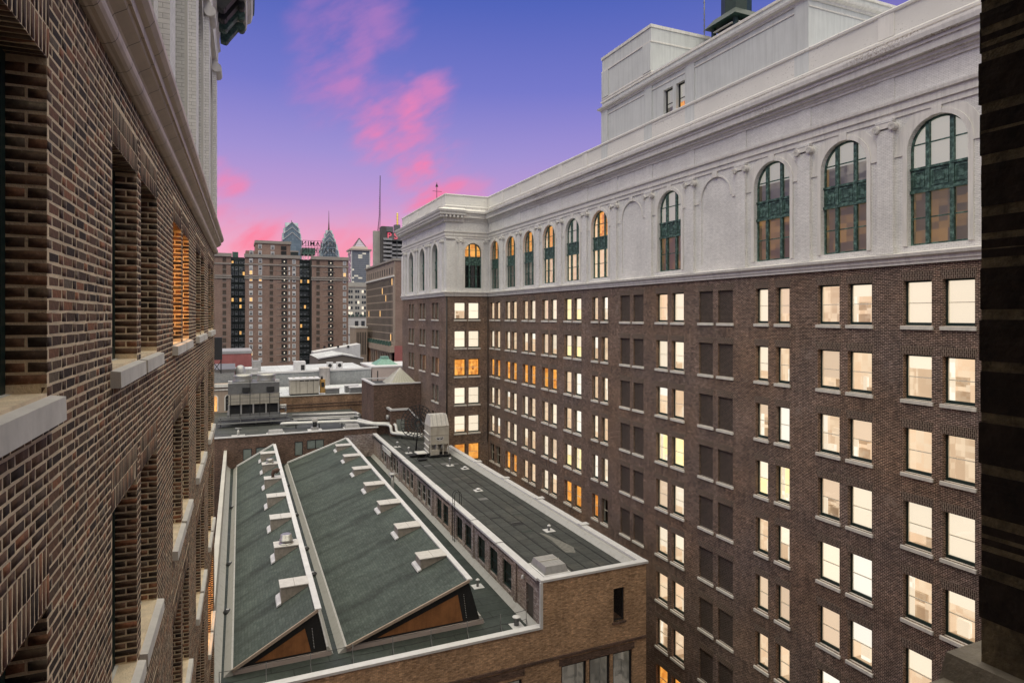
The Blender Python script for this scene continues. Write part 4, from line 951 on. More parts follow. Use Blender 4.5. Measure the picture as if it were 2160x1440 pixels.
# copings
def cop(p, q, w, z, name='coping', mat=M_coping, h=.14, lip=.0):
    m = MB(); m.beam((p[0], p[1], z - h / 2), (q[0], q[1], z - h / 2), w, h); return m.build(name, mat, studio)
cop((xmid - .1, YF + .14), (xr + .12, YF + .14), .46, ZP + .03); cop((x0l, YF + .14), (xmid - .02, YF + .14), .46, -18.47)
MB().box(xmid - .16, xmid + .02, YF - .10, YF + .02, -18.6, ZP - .12).build('corner_flashing', M_coping, studio)
cop((xr - .12, YF + .37), (24.2, 74.2), .5, ZP + .0); m = MB(); m.hexa([(xr - .95, YF + .4, ZU + .02), (xr - .38, YF + .4, ZU + .02), (xr - .4, 74.2, ZU + .02), (xr - .95, 74.2, ZU + .02)], [(xr - .60, YF + .4, ZP - .15), (xr - .38, YF + .4, ZP - .15), (xr - .40, 74.2, ZP - .15), (xr - .6, 74.2, ZP - .15)]); m.build('cant_strip', M_flash, studio)
for y in (42, 49.5, 57, 64.5): MB().box(xr - .4, xr + .32, y - .25, y + .25, ZP + .012, ZP + .09).build('scupper', M_coping, studio)
M_teal = plain('teal_blind', (.10, .155, .14), .7, var=.3, sc=1)
# clerestory wall facing the sawteeth
FC = lambda u, z, d: (T(16.95, u) + d, u, z)
ch = []; cw = []
for y in (36.0, 39.6, 42.1, 44.6, 47.6, 49.8, 53.6, 55.6, 59.2, 61.0, 62.8, 65.8, 67.6, 69.4, 72.6, 74.2, 75.8, 79.2, 81.0):
    if y == 36.0: ch.append((35.35, 36.45, ZL + .05, ZL + 2.2)); continue
    w_ = 1.55; ch.append((y - w_ / 2, y + w_ / 2, ZL + .55, ZL + 2.35)); cw.append((y, w_))
mb = MB(); wall_holes(mb, FC, YF, YB, ZL - .3, ZP - .08, ch, .18); mb.build('clerestory_wall', M_mottled, studio)
for y, w_ in cw:
    f, p, b = win_meshes(w_, 1.8, .12, M_green if y < 58 else M_flash); o = link('clerestory_window', f, studio, (T(16.95, y), y, ZL + .55), ROT['-X']); OFF[o] = Vector(); link('pane', p, o); link('room', room_mesh((w_, 1.8, .12), b, M_teal), o)
dr = MB().box(T(17.0, 36) + .05, T(17, 36) + .12, 35.35, 36.45, ZL + .05, ZL + 2.2).build('door', M_doorbrown, studio); MB().box(T(17, 36) - .03, T(17, 36) + .05, 36.3, 36.36, ZL + 1.0, ZL + 1.15).build('handle', M_steel, dr)
MB().lathe((T(16.85, 36), 36.7, ZL + 2.3), [(.08, 0), (.12, .05), (.1, .2), (.02, .25)], 10).build('door_lamp', M_coping, studio)
for y in (38.1, 46.3, 51.8, 57.6, 64.3, 71.0, 77.5):
    x = T(16.95, y); m = MB(); m.box(x - .1, x, y - .22, y + .22, ZL, ZP - .08); m.build('pier', M_mottled, studio)
ys = [YF + .37, 41.0, 46.3, 52.4, 57.6, 63.5, 69.0, 72.2, 77.0, YB - .4]
for i, (a, b) in enumerate(zip(ys, ys[1:])):
    dz = (-.02, .0, .015, -.01)[i % 4]; cop((T(16.98, a), a + .06), (T(16.98, b), b - .06), .52 + .04 * (i % 2), ZP + .02 + dz)
m = MB(); m.hexa([(T(16.5, YF + .5), YF + .5, ZL + .004), (T(16.94, YF + .5), YF + .5, ZL + .004), (T(16.94, YB), YB, ZL + .004), (T(16.55, YB), YB, ZL + .004)], [(T(16.86, YF + .5), YF + .5, ZL + .30), (T(16.94, YF + .5), YF + .5, ZL + .30), (T(16.94, YB), YB, ZL + .30), (T(16.86, YB), YB, ZL + .30)]); m.build('base_flashing', M_flash, studio)
for y0, y1 in ((74.5, 79.2),):
    for i in range(3): x = T(16.7, 76); MB().tube([(x - .02, y0, ZP - .35 - .22 * i), (x + .02, y1, ZP - .35 - .22 * i)], .07, 8).build('wall_pipe', M_pipe, studio)
# left parapet wall
m = MB(); m.hexa([(-1.3, YF + .3, ZL - .3), (-.98, YF + .3, ZL - .3), (-.60, YB, ZL - .3), (-.95, YB, ZL - .3)], [(-1.3, YF + .3, -16.6), (-.98, YF + .3, -16.6), (-.60, YB, -16.6), (-.95, YB, -16.6)]); m.build('parapet_wall', M_concrete, studio)
m = MB(); m.hexa([(-.98, YF + .4, ZL + .004), (-.55, YF + .4, ZL + .004), (-.2, YB, ZL + .004), (-.60, YB, ZL + .004)], [(-.98, YF + .4, ZL + .35), (-.92, YF + .4, ZL + .35), (-.55, YB, ZL + .35), (-.60, YB, ZL + .35)]); m.build('base_flashing', M_flash, studio)
# sawteeth
def tooth(xe, xridge, xb, zr, yf, ybk, name):
    zb = ZL + .32; xe2, xr2, xb2 = T(xe, ybk), T(xridge, ybk), T(xb, ybk)
    m = MB(); m.face([(xe, yf - .25, zb), (xridge, yf - .25, zr), (xr2, ybk, zr), (xe2, ybk, zb)]); m.face([(xe, yf - .25, zb - .12), (xe, yf - .25, zb), (xe2, ybk, zb), (xe2, ybk, zb - .12)])
    rf = m.build(name, M_shingle, studio)
    # steep back face with glazing bars, gable with dark border and panel
    m = MB(); m.face([(xridge + .05, yf, zr - .06), (xb, yf, ZL + .25), (xb2, ybk, ZL + .25), (xr2 + .05, ybk, zr - .06)]); m.build('steep_face', M_blackfr, rf)
    m = MB(); m.face([(xe + .1, yf, zb - .06), (xb - .02, yf, zb - .06), (xridge, yf, zr - .08)]); m.build('gable', M_blackfr, studio)
    w = .16; sl = (zr - zb) / (xridge - xe); xi = xb - (xb - xridge) * .15 - .85 * (xb - xridge) - .15
    xa = xe + (.62 / sl); xt = xridge - .72; zt = zb + (xt - xe) * sl - .58
    m = MB(); m.face([(xa, yf - .02, zb + .05), (xt + .42, yf - .02, zb + .05), (xt + .1, yf - .02, zt - .02)]); m.build('gable_panel', M_wood, studio)
    m = MB(); m.box(xe - .05, xb + .2, yf - .16, yf + .0, ZL + .002, zb - .07); m.build('kerb', M_brownbrick if False else M_pink, studio)
    m = MB(); m.beam((xe, yf - .27, zb - .02), (xridge + .05, yf - .27, zr - .02), .09, .16); m.build('verge_board', M_warmst, studio)
    m = MB(); m.beam((xridge + .06, yf - .28, zr + .03), (xr2 + .06, ybk, zr + .03), .34, .1); m.build('ridge_flashing', M_coping, studio)
    m = MB(); m.hexa([(xe - .42, yf - .2, ZL + .004), (xe + .02, yf - .2, ZL + .004), (xe2 + .02, ybk, ZL + .004), (xe2 - .38, ybk, ZL + .004)], [(xe - .06, yf - .2, zb + .02), (xe + .08, yf - .2, zb + .02), (xe2 + .08, ybk, zb + .02), (xe2 - .06, ybk, zb + .02)]); m.build('eave_flashing', M_flash, studio)
    m = MB(); m.hexa([(xb - .02, yf - .1, ZL + .004), (xb + .32, yf - .1, ZL + .004), (xb2 + .32, ybk, ZL + .004), (xb2 - .02, ybk, ZL + .004)], [(xb - .06, yf - .1, ZL + .5), (xb + .05, yf - .1, ZL + .5), (xb2 + .05, ybk, ZL + .5), (xb2 - .06, ybk, ZL + .5)]); m.build('valley_flashing', M_flash, studio)
    # rivets down the dark gable edge
    for i in range(14):
        f_ = i / 13; x = xt + .48 + .12 * (1 - f_) * 0 + (xb - .35 - xt - .48) * (f_ * .25); z = zt - .1 - (zt - zb - .3) * f_
        MB().lathe((x, yf - .022, z), [(.02, 0), (.02, .02)], 6).build('rivet', M_coping, studio)
    m = MB(); m.beam((xe2, ybk - .1, zb + .08), (xr2, ybk - .1, zr + .08), .3, .16); m.build('end_coping', M_coping, studio)
    return sl
sl1 = tooth(0.0, 4.28, 4.86, -16.20, 36.8, 85.7, 'sawtooth_roof'); sl2 = tooth(5.86, 13.15, 13.95, -16.04, 36.8, 85.2, 'sawtooth_roof')
def vent(xr_, zr_, sl, y, L, wd, cap):
    # box vent: flat lid running out level from the ridge over the slope
    x1 = T(xr_, y) - .12; x0 = x1 - L; zt = zr_ + .04; z0 = zr_ - L * sl
    m = MB(); m.hexa([(x0, y - wd / 2, z0 - .12), (x1, y - wd / 2, zr_ - .12), (x1, y + wd / 2, zr_ - .12), (x0, y + wd / 2, z0 - .12)], [(x0, y - wd / 2, zt), (x1, y - wd / 2, zt), (x1, y + wd / 2, zt), (x0, y + wd / 2, zt)])
    o = m.build('roof_vent', M_ventside, studio)
    for a, b in ((x0 - .06, (x0 + x1) / 2 - .01), ((x0 + x1) / 2 + .01, x1 + .04)): MB().box(a, b, y - wd / 2 - .06, y + wd / 2 + .06, zt, zt + .06).build('lid', M_ventlid, o)
    m = MB(); m.hexa([(x0 - .26, y - wd / 2 - .2, z0 - .26 * sl + .01), (x0, y - wd / 2 - .2, z0 + .01), (x0, y + wd / 2 + .2, z0 + .01), (x0 - .26, y + wd / 2 + .2, z0 - .26 * sl + .01)], [(x0 - .22, y - wd / 2 - .2, z0 - .22 * sl + .10), (x0, y - wd / 2 - .2, z0 + .12), (x0, y + wd / 2 + .2, z0 + .12), (x0 - .22, y + wd / 2 + .2, z0 - .22 * sl + .10)]); m.build('apron', M_coping, o)
    cx0 = (x0 + x1) / 2
    if cap == 'steel': MB().lathe((cx0, y, zt + .06), [(.50, 0), (.50, .06), (.34, .08), (.34, .16), (.46, .2), (.46, .3), (.38, .32), (.38, .62), (.30, .66)], 20).build('cap', M_steel, o)
    if cap == 'small': MB().lathe((cx0, y, zt + .06), [(.42, 0), (.42, .05), (.28, .07), (.28, .2), (.4, .22), (.4, .45), (.2, .5)], 18).build('cap', M_steel, o)
    if cap == 'hood':
        m = MB(); m.tube([(cx0, y, zt + .06), (cx0, y, zt + .4), (cx0 + .1, y, zt + .65), (cx0 + .35, y, zt + .72), (cx0 + .5, y, zt + .58)], [.16, .16, .22, .26, .28], 12); m.build('cap', plain('rusty_hood', (.07, .035, .025), .7, var=.4, sc=5), o)
for y, cap in ((40.8, None), (47.9, 'steel'), (54.6, None), (61.2, None), (68.0, 'hood'), (74.7, 'small'), (80.6, None)): vent(4.28, -16.20, sl1, y, 1.55, 1.15, cap)
for y in (41.4, 47.9, 54.5, 61.1, 67.9, 74.5, 80.8): vent(13.15, -16.04, sl2, y, 1.75, 1.2, None)
# gutter drains
for i, (x, y) in enumerate(((-.25, 44.5), (-.15, 53.0), (0.02, 68.5), (5.42, 54.0), (5.5, 63.5), (5.6, 75.0), (5.38, 48.5))):
    m = MB(); m.lathe((x, y, ZL + .02), [(.28, 0), (.30, .05), (.26, .14), (.12, .2)], 12); o = m.build('gutter_drain', M_dark, studio); MB().box(x - .1, x + .06, y - .05, y + .05, ZL + .221, ZL + .25).build('tag_plate', M_coping, o)

# ================================================================== things on the studio roofs
rail = thing('safety_railing', 'thin cable railing on weighted bases along the front edge of the low roof', 'railing', (8, 35.2, ZL))
px_ = [-.6, 1.6, 3.8, 6.0, 8.2, 10.4, 12.6, 14.7, 16.4]; yy = 35.25
for i, x in enumerate(px_):
    p = MB().tube([(x, yy, ZL), (x, yy, ZL + 1.05)], .022, 6).build('post', M_greymetal, rail)
    MB().box(x - .22, x + .22, yy - .45, yy - .15, ZL + .004, ZL + .06).build('base_plate', M_coping if i % 2 else M_flash, p); MB().beam((x, yy - .3, ZL + .08), (x, yy, ZL + .5), .025).build('brace', M_greymetal, p)
for z in (.45, 1.02):
    pts = []
    for a, b in zip(px_, px_[1:]): pts += [(a + (b - a) * t / 4, yy, ZL + z - .05 * math.sin(math.pi * t / 4)) for t in range(4)]
    MB().tube(pts + [(px_[-1], yy, ZL + z)], .013, 5).build('cable', M_dark, rail)
ladder = thing('roof_ladder', 'black steel ladder hooped over the edge of the clerestory wall', 'ladder', (16.8, 50.6, ZL))
for y in (50.35, 50.85):
    x = T(16.95, y) - .22; MB().tube([(x, y, ZL), (x, y, ZP + .9), (x + .15, y, ZP + 1.15), (x + .45, y, ZP + 1.15), (x + .6, y, ZP + .9), (x + .6, y, ZP)], .028, 6).build('stile', M_dark, ladder)
for i in range(11): x = T(16.95, 50.6) - .22; MB().tube([(x, 50.35, ZL + .3 + i * .3), (x, 50.85, ZL + .3 + i * .3)], .016, 5).build('rung', M_dark, ladder)
def skylight(x, y, z, w, l, h, label, group=None, rz=0):
    t = thing('roof_hatch', label, 'roof hatch', (x, y, z), group)
    MB().box(x - w / 2, x + w / 2, y - l / 2, y + l / 2, z + .004, z + .10).build('kerb', M_coping, t)
    m = MB(); a, b = w / 2 - .12, l / 2 - .12; c, d = a - .14, b - .14
    m.hexa([(x - a, y - b, z + .10), (x + a, y - b, z + .10), (x + a, y + b, z + .10), (x - a, y + b, z + .10)], [(x - c, y - d, z + .10 + h), (x + c, y - d, z + .10 + h), (x + c, y + d, z + .10 + h), (x - c, y + d, z + .10 + h)]); cv = m.build('cover', M_galv, t)
    MB().beam((x - c, y, z + .13 + h), (x + c, y, z + .13 + h), .05).build('seam', M_ventlid, cv)
skylight(18.6, 36.5, ZU, 1.9, 2.3, .45, 'square galvanised roof hatch at the near corner of the flat upper roof')
def pipe_vent(x, y, z, h, label, r=.09):
    t = thing('vent_pipe', label, 'vent pipe', (x, y, z)); MB().box(x - .38, x + .38, y - .38, y + .38, z + .004, z + .03).build('flashing', M_coping, t); MB().tube([(x, y, z + .03), (x, y, z + h)], r, 10).build('pipe', M_greymetal, t)
    MB().lathe((x, y, z + h), [(r * 1.5, 0), (r * 1.6, .05), (r * .6, .12)], 10).build('rim', M_coping, t)
pipe_vent(21.9, 43.0, ZU, .35, 'short vent pipe on a square flashing near the right edge of the flat roof')
pipe_vent(20.9, 55.5, ZU, .12, 'flat roof drain plate half way along the flat upper roof', .14)
pipe_vent(21.6, 66.0, ZU, .75, 'vent pipe standing just in front of the tall beige cooling unit')
pipe_vent(18.7, 78.0, ZU, .55, 'slim vent pipe on the flat roof left of the beige cooling unit, the farther one'); pipe_vent(19.1, 74.0, ZU, .6, 'slim vent pipe on the flat roof left of the beige cooling unit, the nearer one')
pipe_vent(22.6, 64.0, ZU, .15, 'flat drain plate beside the right parapet behind the vent pipe', .14)
m = MB(); m.tube([(15.2, 65.5, ZL), (15.2, 65.5, ZL + 2.5)], .16, 10); m.lathe((15.2, 65.5, ZL + 2.5), [(.42, 0), (.42, .12), (.1, .16)], 12); m.box(14.7, 15.7, 65.0, 66.0, ZL + .004, ZL + .05)
m.solo('exhaust_stack', M_galv, (15.2, 65.5, ZL), 'galvanised exhaust stack with flat cap in the gutter behind the sawtooth ridge', 'exhaust stack')
pipe_vent(15.7, 41.8, ZL, .45, 'stubby dark vent pipe at the foot of the clerestory wall'); pipe_vent(15.9, 35.6, ZL, .5, 'small dark roof vent beside the brown door at the low roof corner', .16)
# tall beige cooling unit with badge
cu_ = thing('cooling_unit', 'tall beige cooling unit with an oval badge on the flat upper roof', 'cooling unit', (21.8, 71.4, ZU)); X0, X1, Y0_, Y1_ = 20.75, 22.95, 70.5, 73.0; zb = ZU + .5
for z0, z1, mt, nm in ((1.45, 2.55, M_beige, 'lower_panel'), (2.58, 3.5, M_beige, 'middle_panel')): MB().box(X0, X1, Y0_, Y1_, ZU + z0, ZU + z1).build(nm, mt, cu_)
MB().box(X0 - .04, X1 + .04, Y0_ - .04, Y1_ + .04, ZU + 2.54, ZU + 2.60).build('flange', M_beige, cu_); MB().box(X0 - .04, X1 + .04, Y0_ - .04, Y1_ + .04, ZU + 3.49, ZU + 3.55).build('flange', M_beige, cu_)
m = MB(); m.hexa([(X0, Y0_, ZU + 3.55), (X1, Y0_, ZU + 3.55), (X1, Y1_, ZU + 3.55), (X0, Y1_, ZU + 3.55)], [(X0 + .12, Y0_ + .5, ZU + 4.75), (X1 - .12, Y0_ + .5, ZU + 4.75), (X1 - .12, Y1_ - .5, ZU + 4.75), (X0 + .12, Y1_ - .5, ZU + 4.75)]); hd = m.build('sloped_hood', M_ventlid, cu_)
for i in range(4): x = X0 + .3 + i * .52; MB().beam((x, Y0_ - .02, ZU + 3.56), (x, Y0_ + .48, ZU + 4.75), .05).build('rib', M_galv, hd)
for i in range(4): MB().box(X0 + .2 + i * .5, X0 + .5 + i * .5, Y0_ + .55, Y0_ + .8, ZU + 4.75, ZU + 4.87).build('cap', M_pipe, hd)
MB().box(X0, X1, Y0_ + .7, Y1_, ZU + .45, ZU + 1.45).build('base_box', M_beige, cu_)
for x in (X0, X0 + .7, X1 - .75, X1 - .1): MB().box(x, x + .1, Y0_, Y0_ + .1, ZU + .25, ZU + 1.45).build('leg', M_beige, cu_)
for x in (X0 + .85, X0 + 1.55): MB().tube([(x, Y0_ + .4, ZU + .75), (x, Y0_ + .4, ZU + 1.45)], .22, 12).build('blower', M_galv, cu_)
MB().box(X0 + .05, X0 + 1.0, Y0_ - .12, Y0_ + .35, ZU + .3, ZU + .85).build('control_box', M_beige, cu_); MB().box(X0 - .2, X1 + .2, Y0_ - .2, Y1_ + .2, ZU + .12, ZU + .25).build('skid', M_dark, cu_)
bx, bz = (X0 + X1) / 2, ZU + 2.1; oct_ = [(-.5, .1), (-.42, .2), (.42, .2), (.5, .1), (.42, -.1), (.0, -.25), (-.42, -.1)]
bd = MB(); bd.face([(bx + a, Y0_ - .012, bz + c) for a, c in oct_]); bo = bd.build('badge', M_coping, cu_)
bd = MB(); bd.face([(bx + a * .84, Y0_ - .016, bz + .01 + c * .72) for a, c in oct_]); bd.build('badge_field', M_dark, bo)
bd = MB(); bd.box(bx - .34, bx + .34, Y0_ - .022, Y0_ - .018, bz + .04, bz + .09); bd.box(bx - .05, bx + .05, Y0_ - .022, Y0_ - .018, bz - .14, bz + .03); bd.build('badge_mark', M_coping, bo)
for z in (.5, 1.1, 1.9, 2.6): MB().tube([(X0 - .12, Y0_ + .3, ZU + z), (X0 - .12, Y1_ - .3, ZU + z + .2)], .07, 8).build('side_pipe', M_pipe, cu_)
MB().box(X0 - 1.5, X0 - .3, Y0_ + .2, Y0_ + 1.6, ZU + .45, ZU + .55).build('side_tray', M_pipe, cu_)
for x in (X0 - 1.4, X0 - .4): MB().box(x, x + .08, Y0_ + .3, Y0_ + .4, ZU, ZU + .45).build('leg', M_dark, cu_)
# black mesh dish beside it
dish = thing('satellite_dish', 'black mesh satellite dish leaning behind the beige cooling unit', 'satellite dish', (20.1, 75.2, ZU)); ctr_ = Vector((20.6, 75.2, ZU + 3.3)); nrm = Vector((-.6, -.65, .45)).normalized(); u_ = nrm.cross(Vector((0, 0, 1))).normalized(); v_ = nrm.cross(u_)
m = MB(); pt = lambda r, a: ctr_ + u_ * (r * math.cos(a)) + v_ * (r * math.sin(a)) + nrm * (.16 * r * r)
for k in range(24):
    a = 2 * math.pi * k / 24
    for r0 in (.25, .7, 1.15, 1.55): m.beam(pt(r0, a), pt(r0 + .45, a), .075)
for r0 in (.5, .9, 1.3, 1.65, 2.0):
    for k in range(24): m.beam(pt(r0, 2 * math.pi * k / 24), pt(r0, 2 * math.pi * (k + 1) / 24), .075)
m.build('mesh_reflector', M_dark, dish); MB().tube([(20.3, 75.2, ZU), ctr_], .09, 8).build('mount', M_dark, dish)
m = MB()
for k in (0, 8, 16): m.beam(pt(1.6, 2 * math.pi * k / 24), ctr_ + nrm * 1.6, .04)
m.build('feed_strut', M_dark, dish)
m = MB(); m.box(18.6, 20.4, 71.3, 72.2, ZU + .15, ZU + .25); m.box(19.0, 20.0, 69.2, 69.9, ZU + .1, ZU + .2); m.solo('loose_rack', M_dark, (19.5, 70.5, ZU), 'low black pipe rack lying on the roof left of the beige cooling unit', 'pipe rack')

# ================================================================== rear brick block with dark roof and plant
ZR = -15.45
block = thing('rear_brick_block', 'brown brick block with dark flat roof closing off the sawtooth roofs', 'building', (8, 95, -45))
bh = [(1.2, 2.25, -18.1, -16.6), (2.7, 4.1, -17.7, -16.55), (7.35, 8.35, -18.0, -16.2), (8.85, 11.0, -17.3, -16.1), (14.35, 15.35, -18.3, -16.5), (15.85, 16.8, -18.3, -16.5)]
mb = MB(); wall_holes(mb, FY(YB), -9, 17.95, -45, -15.1, bh, .12); mb.face([(17.95, YB, -45), (17.95, 108, -45), (17.95, 108, -15.1), (17.95, YB, -15.1)]); mb.build('brick_wall', M_brownbrick, block)
for a, b, c, d in bh:
    m = MB(); t = .08; m.box(a, a + t, YB + .05, YB + .11, c, d); m.box(b - t, b, YB + .05, YB + .11, c, d); m.box(a + t, b - t, YB + .05, YB + .11, c, c + t); m.box(a + t, b - t, YB + .05, YB + .11, d - t, d)
    if b - a > 1.8: m.box((a + b) / 2 - .05, (a + b) / 2 + .05, YB + .05, YB + .11, c + t, d - t)
    w_ = m.build('window', M_dark, block); m = MB(); m.face([(a, YB + .1, c), (b, YB + .1, c), (b, YB + .1, d), (a, YB + .1, d)]); m.build('pane', plain('pale_blind_pane', (.19, .22, .21), .3, var=.2, sc=2), w_)
MB().box(13.6, 17.5, YB - .03, YB - .0, -18.85, -15.85).build('white_wall_patch', M_mottled, block)
m = MB(); m.face([(-9, YB, ZR), (17.95, YB, ZR), (17.95, 112, ZR), (-9, 112, ZR)]); m.build('flat_roof', M_roof, block)
MB().box(-9, 18.1, YB - .12, YB + .28, -15.1, -14.97).build('coping', M_coping, block)
# stair tower with pyramid skylight
st = thing('stair_tower', 'square brown brick stair tower with white coping and pyramid skylight', 'tower', (21.3, 91.5, ZU)); TX0, TX1, TY0, TY1, TZ = 17.65, 24.25, 87.3, 96.0, -9.45
m = MB(); wall_holes(m, FY(TY0), TX0, TX1, -16.3, TZ, [], 0); wall_holes(m, FX(TX0), TY0, TY1, -16.3, TZ, [(91.2, 91.55, -12.6, -11.0)], .15); m.build('brick_wall', M_brownbrick, st)
MB().box(TX0 + .15, TX0 + .2, 91.2, 91.55, -12.6, -11.0).build('slit_window', M_coping, st)
m = MB(); m.face([(TX0, TY0, TZ - .3), (TX1, TY0, TZ - .3), (TX1, TY1, TZ - .3), (TX0, TY1, TZ - .3)]); m.build('flat_roof', M_roof, st)
MB().box(TX0 - .12, TX1 - .0, TY0 - .12, TY0 + .35, TZ, TZ + .17).build('coping', M_coping, st); MB().box(TX0 - .12, TX0 + .35, TY0 + .35, TY1, TZ, TZ + .17).build('coping', M_coping, st); MB().box(TX0 + .35, TX1, TY1 - .4, TY1, TZ, TZ + .17).build('coping', M_coping, st)
m = MB(); A_ = [(20.2, 88.4, TZ - .2), (24.1, 88.4, TZ - .2), (24.1, 93.6, TZ - .2), (20.2, 93.6, TZ - .2)]; ap = (22.2, 91.0, TZ + 2.0)
for i in range(4): m.face([A_[i], A_[(i + 1) % 4], ap])
py = m.build('pyramid_skylight', plain('skylight_panels', (.42, .41, .34), .45, var=.12, sc=1), st)
for i, (a, b) in enumerate(((0, 1), (3, 0))):
    for k in range(1, 8):
        p = Vector(A_[a]).lerp(Vector(A_[b]), k / 8); q = Vector(ap); f_ = 1 - abs(k / 8 - .5) * 2; MB().beam(p, p.lerp(Vector(((A_[a][0] + A_[b][0]) / 2, (A_[a][1] + A_[b][1]) / 2, A_[a][2])).lerp(q, 1) if False else q, .0 + .98 * 1), .05).build('glazing_bar', M_ventlid, py)
# stair house with grey door
sh_ = thing('stair_house', 'small brick rooftop stair house with grey door and sloping white coping', 'stair house', (21.0, 86.0, ZU))
m = MB(); m.box(19.55, 21.9, 85.0, 87.25, ZU, -12.75); m.hexa([(21.9, 85.0, ZU), (24.2, 85.0, ZU), (24.2, 87.25, ZU), (21.9, 87.25, ZU)], [(21.9, 85.0, -12.75), (24.2, 85.0, -15.1), (24.2, 87.25, -15.1), (21.9, 87.25, -12.75)]); m.build('brick_wall', M_brownbrick, sh_)
MB().box(19.4, 21.9, 84.85, 85.15, -12.749, -12.5).build('coping', M_coping, sh_); MB().box(19.4, 19.75, 85.15, 87.25, -12.749, -12.5).build('coping', M_coping, sh_); MB().beam((21.85, 85.0, -12.6), (24.25, 85.0, -15.0), .35, .22).build('sloping_coping', M_coping, sh_)
d_ = MB().box(20.25, 21.3, 84.93, 84.99, ZU + .05, ZU + 2.25).build('door', M_doorgrey, sh_); MB().box(20.35, 20.42, 84.88, 84.93, ZU + 1.05, ZU + 1.2).build('handle', M_steel, d_)
m = MB(); m.tube([(19.5, 86.0, -13.7), (19.1, 86.0, -13.7)], .3, 12); m.build('wall_vent', M_galv, sh_)
# pipes
def pipe(pts, r, label, mat=M_pipe, legs=()):
    t = thing('roof_pipe', label, 'pipe', pts[0]); m = MB(); sm = [pts[0]]
    for a, b, c in zip(pts, pts[1:], pts[2:]):
        A1, B1, C1 = Vector(a), Vector(b), Vector(c); k = min(.35, (B1 - A1).length * .4, (C1 - B1).length * .4)
        p0 = B1 + (A1 - B1).normalized() * k; p1 = B1 + (C1 - B1).normalized() * k
        sm += [p0, p0.lerp(B1, .5).lerp(B1.lerp(p1, .5), .5) * .5 + (p0 + p1) * .0 + p0.lerp(B1, .5).lerp(B1.lerp(p1, .5), .5) * .5, p1]
    m.tube(sm + [pts[-1]], r, 10); m.build('pipe_run', mat, t)
    for x, y, z0, z1 in legs: MB().box(x - .06, x + .06, y - .06, y + .06, z0, z1).build('support', M_dark, t)
pz = ZR + .75
pipe([(6.2, 93.4, pz - .3), (6.2, 92.4, pz), (15.9, 90.6, pz), (17.0, 87.6, pz), (19.2, 86.0, pz), (19.4, 84.5, pz), (19.4, 84.3, ZU + .6), (22.5, 80.5, ZU + .6)], .20, 'fat white pipe running across the rear roof and down to the flat roof', legs=[(8, 92.1, ZR, pz), (11, 91.5, ZR, pz), (14, 91.0, ZR, pz), (20.5, 83.0, ZU, ZU + .5), (21.7, 81.5, ZU, ZU + .5)])
pipe([(16.3, 91.2, pz + .1), (17.6, 87.1, pz + .1), (19.9, 86.0, pz + .1), (20.05, 84.4, pz + .1), (20.05, 84.0, ZU + .7), (22.8, 80.9, ZU + .7)], .18, 'second white pipe bending beside the fat one by the stair house')
pipe([(8.2, 101.0, ZR + .5), (17.4, 99.5, ZR + .5), (17.6, 97.5, ZR + .5)], .26, 'widest silver pipe at the back of the rear roof', M_galv, [(10, 100.7, ZR, ZR + .3), (13, 100.2, ZR, ZR + .3)])
pipe([(8.0, 98.9, ZR + .4), (16.9, 97.5, ZR + .4), (17.4, 96.5, ZR + .4)], .13, 'thin silver pipe in the middle of the rear roof', M_galv); pipe([(8.2, 98.2, ZR + .3), (16.6, 96.7, ZR + .3)], .10, 'thinnest pale pipe in front of the silver ones on the rear roof', M_pipe)
skylight(5.2, 88.8, ZR, 2.2, 1.8, .45, 'grey roof hatch nearest the white coping of the rear roof'); skylight(15.1, 89.4, ZR, 2.2, 1.6, .45, 'pale roof hatch on the rear roof close to the stair tower'); skylight(15.0, 94.5, ZR, 1.8, 1.6, .5, 'pale roof hatch behind the fat white pipe on the rear roof')
t = thing('roof_ventilator', 'white capped ventilator on a square base in front of the fat pipe', 'ventilator', (10.2, 89.6, ZR)); MB().box(9.3, 11.1, 88.9, 90.3, ZR + .004, ZR + .12).build('base', M_coping, t); MB().box(9.75, 10.65, 89.2, 90.0, ZR + .12, ZR + .5).build('kerb', M_galv, t); MB().tube([(10.2, 89.6, ZR + .5), (10.2, 89.6, ZR + 1.2)], .28, 12).build('throat', M_dark, t); MB().box(9.85, 10.55, 89.25, 89.95, ZR + 1.2, ZR + 1.62).build('cap', M_ventlid, t)
t = thing('pipe_stand', 'white roof anchor on a T shaped base at the left of the rear roof', 'roof anchor', (.7, 89.4, ZR)); MB().box(-.1, 1.5, 89.2, 89.6, ZR + .004, ZR + .12).build('base', M_coping, t); MB().tube([(.7, 89.4, ZR + .12), (.7, 89.4, ZR + .9)], .14, 10).build('post', M_pipe, t); MB().tube([(.3, 89.4, ZR + .95), (1.1, 89.4, ZR + .85)], .16, 10).build('head', M_greymetal, t)
